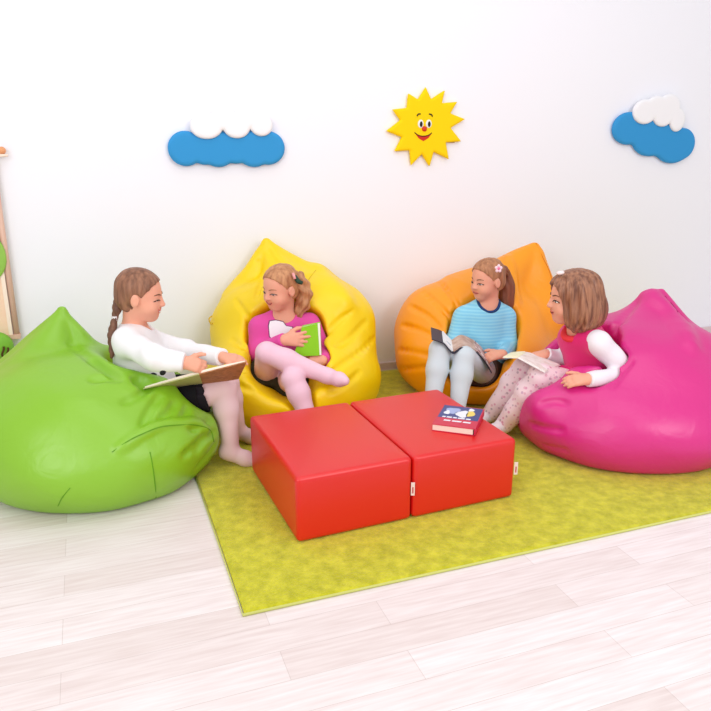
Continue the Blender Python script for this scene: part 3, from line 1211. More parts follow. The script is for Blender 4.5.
def dent(i, J, extra, k=0.05, off=0.019, q=1.0):
    CARVE[i] = [(fold(torso_prims(J, off)), k), (fold([(cone(J['hip' + S], J['kn' + S], 0.062 * q + off, 0.045 * q + off), 0.04) for S in 'RL']), k),
                (fold([(cone(J['kn' + S], J['an' + S], 0.043 * q + off, 0.03 * q + off), 0.03) for S in 'RL']), 0.02),
                (fold(arm_prims(J, off - 0.004)), 0.03)] + extra


H1 = lambda c1, c2, c3: (c1, c2, c3)

# ---- girl in white with a braid, on the green bag
J1 = dict(head=Head(P(140.8, 294.8, 2.58), (0.97, 0.05, -0.20), (0.2, 0, 1), 0.190),
          neck=P(135, 334, 2.60), pel=P(148, 394, 2.60), shR=P(128, 342, 2.505), shL=P(142, 339, 2.70),
          elR=P(155, 358, 2.40), wrR=P(184, 362.5, 2.40), elL=P(186, 352, 2.72), wrL=P(222, 357, 2.60),
          hipR=P(158, 404, 2.53), hipL=P(161, 399, 2.67), knR=P(224, 389, 2.57), knL=P(227, 383, 2.70),
          anR=P(231, 451, 2.522), toeR=P(254, 461.5, 2.508), anL=P(238, 430, 2.735), toeL=P(260, 440, 2.715))
for a, b_ in (('shR', 'elR'), ('elR', 'wrR'), ('shL', 'elL'), ('elL', 'wrL'), ('hipR', 'knR'), ('knR', 'anR'), ('hipL', 'knL'), ('knL', 'anL'), ('anR', 'toeR'), ('neck', 'pel')):
    pass
O1 = A(J1['pel'][0], J1['pel'][1], 0)
HM1 = mat('brown_hair', srgb(164, 114, 86), 0.5, 0.4, noise=(9, srgb(104, 66, 48), 0.4, (7, 7, 1)))
t1, f1, (lo1, hi1) = make_person(
    'girl in white top and black skirt with a long brown braid, on green bean bag', J1,
    [(J1['wrR'], A(1, 0.02, -0.25), A(0.0, -0.9, 0.45), 1, (34, 40, 26), dict(thumb=-0.25)),
     (J1['wrL'], A(1, 0.0, -0.12), A(0, -0.3, 1), -1, (8, 14, 10), dict(thumb=0.1))],
    dict(open_=0.16, smile=0.06, teeth=True, gaze=(0, 0), mw=1.3), HM1, O1)
hd = J1['head']
sdf_obj('hair', hair_cap(hd), hd.c - 0.17, hd.c + 0.17, 0.003, HM1, t1, O1, 1)
bp_ = [hd.w(0, -0.36, -0.20), P(117.5, 307, 2.56), P(115, 318, 2.55), P(112, 335, 2.53), P(112, 357, 2.50)]
br1 = sdf_obj('braid', chain(bp_, [0.022, 0.014, 0.008, 0.014, 0.006], bump=(0.003, 120, 'braid')), *bounds(bp_, 0.05), 0.003, mat('dark_brown_braid', srgb(128, 88, 66), 0.5, 0.4, noise=(9, srgb(84, 52, 38), 0.4, (7, 7, 1))), t1, O1, 1)
link('hair_tie', tube('hair_tie', [bp_[2] + A(0, 0, 0.008), bp_[2], bp_[2] - A(0.001, 0, 0.008)], 0.0125, 10, O1), mat('white_hair_tie', srgb(232, 224, 226), 0.7), t1)
W1 = mat('white_jersey', srgb(242, 240, 242), 0.85, 0.1, sheen=0.1)
sh1 = shirt(J1, 0.013, 1.0, collar=0.05, amp=0.003, cfwd=0.035)
sdf_obj('long_sleeved_top', sh1, lo1, hi1, 0.004, W1, t1, O1, 1)
TM1 = mat('pale_pink_tights', srgb(230, 198, 200), 0.8, 0.15, bump=(500, 0.15, 0.001))
sdf_obj('tights', fold(leg_prims(J1, 0.0035)), lo1, hi1, 0.004, TM1, t1, O1, 1)
sdf_obj('skirt', skirt(J1, 0.015, 0.62, up=0.0), lo1, hi1, 0.004, mat('black_skirt', srgb(26, 25, 28), 0.85, 0.1), t1, O1, 1)
rf1 = lambda p: fold([(capcone(J1['hip' + S] + (J1['kn' + S] - J1['hip' + S]) * 0.5, J1['hip' + S] + (J1['kn' + S] - J1['hip' + S]) * 0.72, 0.066, 0.070), 0.03) for S in 'RL'])(p) + 0.004 * np.sin(p[:, 1] * 190 + p[:, 2] * 120)
sdf_obj('skirt_ruffle', rf1, lo1, hi1, 0.0035, mat('black_lace', srgb(40, 36, 42), 0.9, 0.05), t1, O1, 1)
# bow with white centre on the front of the top, small dark fastener at the neck
blk1 = mat('black_bow', srgb(24, 22, 24), 0.7)
for (x, y, rx, rz) in ((152.5, 376.5, 0.016, 0.014), (163, 372, 0.012, 0.012)):
    p = hit(sh1, x, y)
    if p is not None:
        link('bow_loop', ball('bow_loop', p, (unit(A(1, 0, 0.3)), A(0, 1, 0), ZUP), (rx, 0.008, rz), O1), blk1, t1)
p = hit(sh1, 158, 374)
if p is not None:
    link('bow_knot', ball('bow_knot', p - A(0, 0.004, 0), (A(1, 0, 0), A(0, 1, 0), ZUP), (0.007, 0.008, 0.008), O1), W1, t1)
p, q = hit(sh1, 156.5, 339), hit(sh1, 156.5, 345)
if p is not None and q is not None and np.linalg.norm(p - q) < 0.1:
    link('neck_fastener', tube('neck_fastener', [p, q], 0.003, 6, O1, 0), blk1, t1)
dent(0, J1, [(cone(P(150, 372, 2.62), P(235, 360, 2.62), 0.09, 0.10), 0.05), (cone(P(140, 340, 2.64), P(150, 372, 2.64), 0.14, 0.14), 0.06),
             (cone(P(142, 381, 2.40), P(205, 362, 2.40), 0.034, 0.04), 0.03)])

# ---- girl in magenta, legs crossed, on the yellow bag
J2 = dict(head=Head(P(280, 287, 3.06), (-0.66, -0.70, -0.24), (0.06, 0, 1), 0.190),
          neck=P(284, 318, 3.11), pel=P(279, 376, 3.12), shR=P(260, 327, 3.09), shL=P(309, 324, 3.12),
          elR=P(257, 353, 3.05), wrR=P(284, 340, 2.935), elL=P(325, 353, 3.06), wrL=P(323, 360, 2.94),
          hipR=P(268, 380, 3.07), hipL=P(290, 381, 3.07), knR=P(267, 353, 2.86), knL=P(293, 379, 2.80),
          anR=P(328, 376, 2.82), toeR=P(345, 381, 2.76), anL=P(311, 424, 2.74), toeL=P(318, 438, 2.68))
O2 = A(J2['pel'][0], J2['pel'][1], 0)
HM2 = mat('blonde_hair', srgb(216, 158, 112), 0.5, 0.4, noise=(9, srgb(164, 106, 70), 0.4, (7, 7, 1)))
t2, f2, (lo2, hi2) = make_person(
    'girl in magenta top holding a green book, legs crossed, on yellow bean bag', J2,
    [(J2['wrR'], A(1, -0.04, 0.04), A(0.03, -1, 0.2), 1, ((6, 14, 8), (4, 12, 8), (8, 14, 10), (14, 18, 12)), dict(thumb=0.1, spread=0.22, z=1.05)),
     (J2['wrL'], A(-0.9, -0.25, -0.1), A(0, -0.75, 0.6), -1, (50, 60, 40), {})],
    dict(open_=0.35, smile=0.035, gaze=(-0.3, -0.6), brow=(170, 120, 86)), HM2, O2)
hd = J2['head']
sdf_obj('hair', hair_cap(hd, 0.0, face_up=0.02), hd.c - 0.17, hd.c + 0.17, 0.003, HM2, t2, O2, 1)
pp = [hd.w(-0.20, -0.42, 0.10), P(300, 284, 3.10), P(304, 294, 3.10), P(302, 305, 3.10), P(298, 316, 3.09)]
sdf_obj('ponytail', chain(pp, [0.026, 0.032, 0.034, 0.028, 0.012], bump=(0.006, 110, 'curl')), *bounds(pp, 0.06), 0.003, HM2, t2, O2, 1)
hb = pp[1] + (pp[0] - pp[1]) * 0.35
link('hair_tie', tube('hair_tie', [P(295, 276, 3.03), P(298, 281, 3.02), P(302, 283, 3.03)], [0.008, 0.011, 0.008], 8, O2), mat('dark_green_hair_tie', srgb(44, 74, 56), 0.6), t2)
link('hair_clip', tube('hair_clip', [P(293, 273, 3.01), P(295, 279, 3.0)], 0.006, 8, O2, 0), mat('pink_hair_clip', srgb(246, 170, 170), 0.5), t2)
MG = mat('magenta_jersey', srgb(226, 84, 164), 0.85, 0.1, sheen=0.1)
sh2 = shirt(J2, 0.008, 0.86, collar=0.058, cz=0.04)
sdf_obj('long_sleeved_top', sh2, lo2, hi2, 0.004, MG, t2, O2, 1)
TM2 = mat('pink_tights', srgb(240, 200, 216), 0.8, 0.15, bump=(500, 0.15, 0.001))
sdf_obj('tights', fold(leg_prims(J2, 0.0035)), lo2, hi2, 0.004, TM2, t2, O2, 1)
sdf_obj('skirt', skirt(J2, 0.016, 0.42), lo2, hi2, 0.004, mat('dark_olive_skirt', srgb(66, 62, 44), 0.85, 0.1), t2, O2, 1)


def print_patch(name, f, outline, m, parent, o, lift=0.0015, cen=None):
    """flat print lying on a garment: outline in photograph pixels, dropped on the surface of f"""
    ring = [hit(f, x, y) for x, y in outline]
    cx, cy = np.mean([a[0] for a in outline]), np.mean([a[1] for a in outline])
    rings = []
    for s in (1.0, 0.66, 0.33):
        rings.append([hit(f, cx + (x - cx) * s, cy + (y - cy) * s) for x, y in outline])
    c = hit(f, cx, cy)
    if c is None or any(q is None for r_ in rings for q in r_):
        return None
    n = len(outline)
    V = [q + grad(f, q) * lift for r_ in rings for q in r_] + [c + grad(f, c) * lift]
    Fs = []
    for k in range(2):
        for i in range(n):
            j = (i + 1) % n
            Fs.append((k * n + i, k * n + j, (k + 1) * n + j, (k + 1) * n + i))
    for i in range(n):
        Fs.append((2 * n + i, 2 * n + (i + 1) % n, 3 * n))
    me = poly(name, V, Fs, True, o)
    return link(name, me, m, parent)


PR = [(270, 336), (269, 326), (270, 321.5), (276, 320.5), (283, 322), (286, 326), (292, 327), (291, 333), (286, 336), (281, 341), (274, 341)]
pf2 = folds(fold([(fold(torso_prims(J2, 0.008)), 0)]), 0.0022)
print_patch('print', pf2, [(280 + (x - 280) * 1.09, 330 + (y - 330) * 1.1) for x, y in PR], mat('dark_print_outline', srgb(104, 40, 92), 0.8), t2, O2, 0.0022)
print_patch('print', pf2, PR, mat('white_print', srgb(246, 240, 246), 0.8), t2, O2, 0.0034)
dent(1, J2, [(cone(P(285, 330, 3.0), P(285, 360, 2.85), 0.15, 0.16), 0.06), (cone(P(300, 372, 2.75), P(345, 372, 2.75), 0.08, 0.08), 0.05)])

# ---- girl in light blue, on the orange bag
J3 = dict(head=Head(P(487, 279, 3.28), (-0.82, -0.50, -0.16), (0.04, 0, 1), 0.186),
          neck=P(487, 305.5, 3.30), pel=P(480, 370, 3.27), shR=P(464, 317, 3.29), shL=P(505, 317, 3.31),
          elR=P(453, 344, 3.24), wrR=P(456, 353, 3.08), elL=P(509, 347, 3.25), wrL=P(503, 354, 3.08),
          hipR=P(469, 373, 3.22), hipL=P(487, 374, 3.21), knR=P(440, 350, 2.97), knL=P(464, 357, 2.95),
          anR=P(431, 411, 2.86), toeR=P(424, 424, 2.76), anL=P(457, 413, 2.84), toeL=P(452, 428, 2.75))
O3 = A(J3['pel'][0], J3['pel'][1], 0)
HM3 = mat('light_brown_hair', srgb(198, 140, 100), 0.5, 0.4, noise=(9, srgb(144, 92, 62), 0.4, (7, 7, 1)))
t3, f3, (lo3, hi3) = make_person(
    'girl in light blue striped top with long ponytail, on orange bean bag', J3,
    [(J3['wrR'], A(-0.5, -0.8, 0.05), A(0, 0, 1), 1, (10, 14, 10), {}),
     (J3['wrL'], A(-0.92, -0.30, -0.05), A(0, -0.55, 0.85), -1, (18, 26, 18), dict(thumb=0.1))],
    dict(open_=0.4, smile=-0.005, gaze=(0, -0.5), brow=(132, 92, 66)), HM3, O3)
hd = J3['head']
sdf_obj('hair', hair_cap(hd), hd.c - 0.17, hd.c + 0.17, 0.003, HM3, t3, O3, 1)
pp = [hd.w(-0.12, -0.42, 0.12), P(503, 274, 3.36), P(507, 286, 3.36), P(507, 300, 3.35), P(508, 314, 3.36), P(511, 332, 3.37)]
sdf_obj('ponytail', chain(pp, [0.024, 0.030, 0.036, 0.030, 0.022, 0.006], bump=(0.003, 60, 'lines')), *bounds(pp, 0.06), 0.003,
        mat('auburn_ponytail', srgb(150, 88, 58), 0.5, 0.35, noise=(9, srgb(112, 58, 40), 0.5, (6, 6, 1))), t3, O3, 1)
cl = P(498.5, 268.5, 3.17)
hc3 = link('hair_clip', ball('hair_clip', cl, (A(1, 0, 0), A(0, 1, 0), ZUP), (0.008, 0.007, 0.008), O3), mat('pink_clip_centre', srgb(236, 120, 160), 0.5), t3)
for k in range(5):
    a = 2 * math.pi * k / 5 + 0.3
    link('petal', ball('petal', cl + A(math.cos(a) * 0.011, -0.002, math.sin(a) * 0.012), (A(1, 0, 0), A(0, 1, 0), ZUP), (0.007, 0.005, 0.0075), O3, 10, 8), mat('pale_petal', srgb(250, 222, 232), 0.5), hc3)
BL = stripes(mat('light_blue_stripes', srgb(140, 205, 232), 0.85, 0.1, sheen=0.1), 'Z', 22, srgb(136, 208, 238), srgb(156, 220, 243), 0.5, 0.3)
sh3 = shirt(J3, 0.009, 0.92, collar=0.053, cz=0.018, cfwd=0.026)
sdf_obj('long_sleeved_top', sh3, lo3, hi3, 0.004, BL, t3, O3, 1)
# navy ribbed neckband
r3, fw3, u3 = frame_torso(J3)
ring = []
for k in range(25):
    a = 2 * math.pi * k / 24
    c0 = J3['neck'] + u3 * 0.035 + fw3 * 0.018
    d = r3 * math.cos(a) + fw3 * math.sin(a)
    # find the rim of the neckline: step outwards until inside the shirt from above
    best, bi = None, 99
    for rr in np.linspace(0.045, 0.095, 26):
        p = c0 + d * rr
        col_ = np.array([p + u3 * s for s in np.linspace(0.05, -0.09, 57)])
        v = sh3(col_)
        i = np.argmax(v < 0)
        if v[i] < 0 and i < bi:
            best, bi = col_[i], i
    if best is not None:
        ring.append(best)
if len(ring) > 8:
    link('neckband', tube('neckband', ring, 0.0068, 8, O3, 3), mat('navy_neckband', srgb(34, 66, 118), 0.8), t3)
TM3 = mat('pale_blue_tights', srgb(206, 216, 222), 0.8, 0.15, bump=(500, 0.15, 0.001))
sdf_obj('tights', fold(leg_prims(J3, 0.0035)), lo3, hi3, 0.004, TM3, t3, O3, 1)
sdf_obj('skirt', skirt(J3, 0.012, 0.22), lo3, hi3, 0.004, mat('dark_brown_skirt', srgb(92, 70, 62), 0.85, 0.1), t3, O3, 1)
dent(2, J3, [(cone(P(487, 325, 3.2), P(478, 352, 3.05), 0.14, 0.15), 0.06)])

# ---- girl in hot pink vest, on the pink bag
J4 = dict(head=Head(P(572, 297, 2.74), (-0.98, -0.02, -0.12), (0.05, 0, 1), 0.205),
          neck=P(580, 331, 2.77), pel=P(600, 388, 2.86), shR=P(571, 337, 2.87), shL=P(598, 342, 2.665),
          elR=P(574, 364, 2.93), wrR=P(546, 354, 2.86), elL=P(630, 375, 2.66), wrL=P(588, 379, 2.57),
          hipR=P(590, 388, 2.93), hipL=P(596, 393, 2.79), knR=P(524, 371, 2.87), knL=P(541, 378, 2.74),
          anR=P(492, 413, 2.92), toeR=P(474, 424, 2.875), anL=P(505, 423, 2.795), toeL=P(486, 436, 2.74))
O4 = A(J4['pel'][0], J4['pel'][1], 0)
HM4 = mat('chestnut_hair', srgb(176, 122, 92), 0.42, 0.45, noise=(9, srgb(108, 64, 46), 0.35, (9, 9, 0.7)))
t4, f4, (lo4, hi4) = make_person(
    'girl with brown bob in hot pink sleeveless dress and floral trousers, on pink bean bag', J4,
    [(J4['wrL'], A(-1, -0.02, -0.10), A(0, -0.6, 0.8), -1, (14, 18, 12), dict(thumb=0.1)),
     (J4['wrR'], A(-1, 0.0, -0.22), A(0, -0.3, 1), 1, (8, 12, 10), dict(thumb=0.1))],
    dict(open_=0.5, smile=0.02, gaze=(0, 0)), HM4, O4)
hd = J4['head']
st4 = strands(hd, 0.016, 66, 0.2)
bob0 = fold([(hd.E((0, -0.07, 0.14), (0.43, 0.50, 0.40)), 0),
             (hd.E((0, -0.15, -0.22), (0.48, 0.50, 0.53)), 0.12 * hd.H)])
bob = fold([(lambda p: bob0(p) + st4(p), 0),
            (hd.E((0, 0.62, -0.16), (0.40, 0.50, 0.56)), 0.04 * hd.H, 's'),
            (hd.E((0, 0.42, -0.62), (0.36, 0.36, 0.36)), 0.06 * hd.H, 's'),
            (plane(hd.w(0, 0.0, -0.66), -hd.u - hd.f * 0.1), 0.04 * hd.H, 'i')])
sdf_obj('hair', bob, hd.c - 0.19, hd.c + 0.19, 0.003, HM4, t4, O4, 1)
link('hair_clip', ball('hair_clip', hd.w(-0.16, 0.25, 0.53), hd.ax, (0.012, 0.016, 0.008), O4), mat('white_hair_clip', srgb(244, 226, 226), 0.5), t4)
WS = mat('white_ribbed_sleeves', srgb(240, 234, 240), 0.85, 0.1)
sdf_obj('white_undershirt', shirt(J4, 0.006, 0.9, collar=0.05, soff=0.010, amp=0.003), lo4, hi4, 0.004, WS, t4, O4, 1)
HP = mat('hot_pink_knit', srgb(230, 44, 122), 0.9, 0.1, sheen=0.2, bump=(260, 0.3, 0.002))
vest = shirt(J4, 0.016, 0.98, collar=0.052, sleeves=False, amp=0.002)
sdf_obj('dress_top', vest, lo4, hi4, 0.004, HP, t4, O4, 1)
r4, fw4, u4 = frame_torso(J4)
sdf_obj('dress_skirt', skirt(J4, 0.021, 0.60, up=0.05), lo4, hi4, 0.004, HP, t4, O4, 1)
cm = mat('coral_collar', srgb(236, 66, 72), 0.85, 0.1)
ck = [J4['neck'] + u4 * 0.012 + r4 * x + fw4 * y for x, y in ((-0.052, -0.02), (-0.05, 0.025), (-0.025, 0.058), (0.0, 0.066), (0.025, 0.058), (0.05, 0.025))]
link('collar', tube('collar', ck, [0.012, 0.013, 0.014, 0.014, 0.013, 0.012], 8, O4), cm, t4)
FP = spots(mat('floral_trousers', srgb(240, 212, 220), 0.85, 0.1), 54, srgb(242, 218, 224), [srgb(222, 162, 186), srgb(212, 176, 196), srgb(196, 172, 182), srgb(228, 180, 196)], 0.30)
sdf_obj('trousers', folds(fold(leg_prims(J4, 0.013, foot=False) + [(ell(J4['pel'], (0.125, 0.1, 0.1), frame_torso(J4)), 0.05)]), 0.003, 48), lo4, hi4, 0.004, FP, t4, O4, 1)
sk4 = mat('white_socks', srgb(238, 228, 232), 0.85, 0.1)
for S in 'RL':
    a, t_ = J4['an' + S], J4['toe' + S]
    d = unit(t_ - a)
    hl = a - d * 0.022 + unit(a - J4['kn' + S]) * 0.012
    bl = hl + (t_ - hl) * 0.7
    sdf_obj('sock', fold([(cone(hl, bl, 0.030, 0.027), 0), (cone(bl, t_, 0.027, 0.018), 0.02), (cone(a, hl, 0.031, 0.030), 0.02)]), *bounds([a, t_, hl], 0.05), 0.004, sk4, t4, O4, 1)
dent(3, J4, [(cone(P(570, 345, 2.80), P(556, 362, 2.80), 0.12, 0.09), 0.04), (cone(P(590, 340, 2.78), P(590, 368, 2.78), 0.11, 0.10), 0.04)], q=1.15)

# ------------------------------------------------------------------ the books they read
brown = mat('brown_patterned_cover', srgb(186, 126, 84), 0.6, 0.2, noise=(60, srgb(150, 96, 60), 0.4))
olive = mat('shaded_pale_green_cover', srgb(186, 188, 128), 0.6, 0.2)  # white-green cover; shade and green bounce from the bag mixed into its colour
ya, yb = 2.395, 2.545
open_book('book', 'wide open book with brown and pale green covers held by the girl in white',
          P(144, 388, ya), P(246, 361.5, ya), P(156, 393, yb), P(238, 378, yb), P(199, 373.5, ya), P(203, 384, yb), olive, brown, pagem, pagem, th=0.008, cth=0.004, over=0.003)

# green book held upright
lime = mat('lime_book_cover', srgb(138, 206, 24), 0.5, 0.3)
tl, tr, brc, blc = P(302, 327, 2.945), P(317.5, 323.5, 2.95), P(319.5, 355.5, 2.925), P(293.5, 356.5, 2.925)
o5 = (tl + tr + brc + blc) / 4
gb = thing('book', o5, 'lime green book held upright by the girl with crossed legs', 'book')
back = A(0.05, 1, 0.12)
qn = [blc, brc, tr, tl]
link('front_cover', slab('front_cover', qn, 0.003, o5), lime, gb)
sh_ = lambda p, a, x: p + back * a + A(x, 0, 0)
qp = [sh_(blc, 0.0045, 0.002), sh_(brc, 0.0045, 0.007), sh_(tr, 0.0045, 0.009), sh_(tl, 0.0045, 0.002)]
link('page_block', slab('page_block', qp, 0.012, o5), mat('white_pages', srgb(248, 248, 236), 0.8), gb)
qb = [sh_(blc, 0.018, 0.0), sh_(brc, 0.018, 0.007), sh_(tr, 0.018, 0.010), sh_(tl, 0.018, 0.0)]
link('back_cover', slab('back_cover', qb, 0.003, o5), lime, gb)


def sheet(name, near, far, th, m, parent, o, spl=5):
    """bent sheet between two curves, th thick"""
    a, b_ = catmull(near, spl), catmull(far, spl)
    n = len(a)
    V, Fs = [], []
    for i in range(n):
        t = unit(a[min(i + 1, n - 1)] - a[max(i - 1, 0)])
        nn = unit(np.cross(t, b_[i] - a[i]))
        if nn[2] < 0:
            nn = -nn
        V += [a[i], b_[i], a[i] - nn * th, b_[i] - nn * th]
    for i in range(n - 1):
        k = i * 4
        Fs += [(k, k + 4, k + 5, k + 1), (k + 2, k + 3, k + 7, k + 6), (k, k + 2, k + 6, k + 4), (k + 1, k + 5, k + 7, k + 3)]
    Fs += [(0, 1, 3, 2), ((n - 1) * 4, (n - 1) * 4 + 2, (n - 1) * 4 + 3, (n - 1) * 4 + 1)]
    me = poly(name, V, Fs, True, o)
    ob = link(name, me, m, parent)
    e = ob.modifiers.new('edges', 'EDGE_SPLIT')
    e.split_angle = math.radians(50)
    return ob


# dark covered book bent over the knees of the girl in blue
o6 = P(462, 350, 3.04)
db = thing('book', o6, 'open dark covered book resting across the knees of the girl in light blue', 'book')
npx = [(432, 339), (444, 343.5), (453, 353), (463, 347.5), (476, 352.5), (485, 361), (492, 373)]
nearp = [P(x, y, 2.915 + 0.09 * max(0, (x - 455) / 37)) for x, y in npx]
farp = [q + A(0.012, 0.16, 0.010) for q in nearp]
sheet('cover', nearp, farp, 0.004, mat('navy_black_cover', srgb(40, 42, 62), 0.45, 0.4), db, o6)
lp = [q + A(0.002, 0.012, 0.0065) for q in nearp]
lf_ = [q + A(0.012, 0.148, 0.016) for q in nearp]
pic = spots(mat('picture_pages', srgb(214, 180, 172), 0.6), 42, srgb(206, 176, 168), [srgb(150, 84, 84), srgb(236, 220, 214), srgb(176, 110, 120), srgb(120, 84, 80)], 0.45)
sheet('page_block', lp[1:3], lf_[1:3], 0.006, mat('white_paper', srgb(244, 246, 248), 0.7), db, o6)
sheet('page_block', lp[2:5], lf_[2:5], 0.006, mat('tan_picture_page', srgb(178, 142, 124), 0.6, noise=(30, srgb(214, 190, 176), 0.4)), db, o6)
sheet('page_block', lp[4:], lf_[4:], 0.006, pic, db, o6)

# thin book in the hands of the girl in the pink vest
wcov = mat('white_book_cover', srgb(232, 226, 226), 0.5, 0.3)
open_book('book', 'thin open book with white pages held by the girl in hot pink dress',
          P(503, 357.5, 2.77), P(545, 372.5, 2.67), P(511, 353, 2.90), P(560, 365, 2.80), P(518, 358, 2.735), P(526, 352.5, 2.88), wcov, wcov,
          mat('pale_yellow_page', srgb(244, 242, 206), 0.7), mat('white_page', srgb(246, 240, 236), 0.7, noise=(26, srgb(226, 214, 206), 0.3)), th=0.005, cth=0.002, over=0.003)
# ------------------------------------------------------------------ bean bags
def vinyl(name, col, sp=0.68):
    m = mat(name, col, 0.40, sp, bump=(420, 0.06, 0.0006))
    nt = m.node_tree
    tc = nt.nodes.new('ShaderNodeTexCoord')
    n = nt.nodes.new('ShaderNodeTexNoise')
    n.inputs['Scale'].default_value = 7
    n.inputs['Detail'].default_value = 3
    n.inputs['Roughness'].default_value = 0.45
    n.inputs['Distortion'].default_value = 1.4
    nt.links.new(tc.outputs['Object'], n.inputs['Vector'])
    bp = nt.nodes.new('ShaderNodeBump')
    bp.inputs['Strength'].default_value = 0.2
    bp.inputs['Distance'].default_value = 0.02
    nt.links.new(n.outputs['Fac'], bp.inputs['Height'])
    old = [x for x in nt.nodes if x.bl_idname == 'ShaderNodeBump' and x != bp][0]
    nt.links.new(bp.outputs['Normal'], old.inputs['Normal'])
    return m


def lumps(amp, fr, ph):
    """soft unevenness of the filling"""
    def f(p):
        x, y, z = p[:, 0] * fr, p[:, 1] * fr, p[:, 2] * fr
        return amp * (np.sin(x + 1.3 * np.sin(y * 0.7 + ph) + ph) * np.sin(y * 1.1 + np.sin(z + ph)) + 0.6 * np.sin(z * 1.7 + x * 0.8 + ph * 2))
    return f


def capsules(f, lines, r=0.012, sink=0.0):
    """thin capsule chains lying on the surface of f along photographed creases"""
    out = []
    for ln in lines:
        pts = [hit(f, x, y) for x, y in ln]
        pts = [q for q in pts if q is not None]
        ok = []
        for q in pts:
            if not ok or np.linalg.norm(q - ok[-1]) < 0.25:
                ok.append(q)
        ok = catmull(ok, 4) if len(ok) > 2 else ok
        for a, b_ in zip(ok[:-1], ok[1:]):
            out.append(cone(a + grad(f, a) * sink, b_ + grad(f, b_) * sink, r, r))
    return out


def zrug(p):
    """height of what lies under the bag: the rug or, beyond its edge, the floor"""
    q = (p - R0.astype(p.dtype))
    d = np.minimum(q @ WU.astype(p.dtype), q @ RD.astype(p.dtype))
    return np.where(d > -0.004, 0.0012, ZF + 0.0008)


def bean_bag(label, prims, carve, creases, ridges, seams, m, lo, hi, ph, seam_m, h=0.0065, loop=None):
    base = fold(prims)
    lf = lumps(0.0035, 16, ph)
    body = [(lambda p: base(p) + lf(p), 0)]
    pre = fold(body + [(lambda p: zrug(p) - p[:, 2], 0.05, 'i')])
    full = body + [(c[0], c[1], 's') for c in carve]
    cf = fold(full)
    for (lines, r, k) in creases:
        for c in capsules(cf, lines, r, r * 0.45):
            full.append((c, k, 's'))
    for (lines, r, k) in ridges:
        for c in capsules(cf, lines, r, -r * 0.55):
            full.append((c, k))
    full.append((lambda p: zrug(p) - p[:, 2], 0.018, 'i'))
    full.append((lambda p: (p - W0.astype(p.dtype)) @ (-WN).astype(p.dtype) + 0.018, 0.05, 'i'))
    ff = fold(full)
    o = (np.asarray(lo) + np.asarray(hi)) / 2 * A(1, 1, 0)
    t = thing('bean_bag', o, label, 'bean bag', 'bean bags around the red blocks')
    sdf_obj('bag', ff, lo, hi, h, m, t, o, 2)
    for ln in seams:
        pts = [hit(ff, x, y) for x, y in ln]
        pts = [q + grad(ff, q) * 0.0002 for q in pts if q is not None]
        if len(pts) > 1:
            link('seam', tube('seam', pts, 0.0017, 6, o), seam_m, t)
    if loop:
        pts = [P(*q) for q in loop]
        link('pull_loop', tube('pull_loop', pts, 0.003, 6, o), seam_m, t)
    return t, ff


V3 = lambda *a: A(*a)
# green
bean_bag('green bean bag at the left, under the girl in white',
         [(ell(V3(-0.965, 2.50, 0.135), (0.455, 0.435, 0.25)), 0),
          (ell(V3(-1.04, 2.52, 0.26), (0.38, 0.36, 0.19)), 0.1),
          (cone(P(38, 400, 2.56), P(62, 311, 2.68), 0.20, 0.012), 0.04),
          (cone(P(0, 388, 2.60), P(60, 311, 2.68), 0.085, 0.010), 0.025),
          (cone(P(108, 384, 2.68), P(63, 310, 2.68), 0.075, 0.010), 0.025)],
         CARVE[0],
         [([[(113, 372), (100, 364), (88, 356), (72, 344)]], 0.009, 0.03),
          ([[(118, 379), (106, 378), (92, 380)], [(160, 396), (150, 410), (142, 428)], [(118, 378), (104, 372), (92, 362)], [(215, 432), (205, 440), (196, 452)],
            [(212, 420), (200, 426), (190, 428)], [(176, 402), (170, 412), (160, 420)], [(150, 388), (138, 396), (124, 402)], [(188, 408), (184, 416), (176, 422)], [(206, 436), (196, 446), (184, 456)], [(216, 444), (208, 456), (198, 466)]], 0.006, 0.022)],
         [([[(120, 448), (140, 435), (160, 426), (185, 422), (205, 427)]], 0.006, 0.03)],
         [[(214, 442), (210, 430), (196, 425), (178, 425), (160, 427), (142, 434), (128, 441), (112, 452)],
          [(150, 452), (152, 462), (154, 475), (155.5, 488), (156, 498)],
          [(58, 506), (62, 498), (70, 488)]],
         vinyl('green_vinyl', srgb(134, 188, 34)), (-1.6, 1.98, -0.05), (-0.42, 3.1, 0.72), 0.4, mat('green_seam', srgb(98, 156, 22), 0.6))
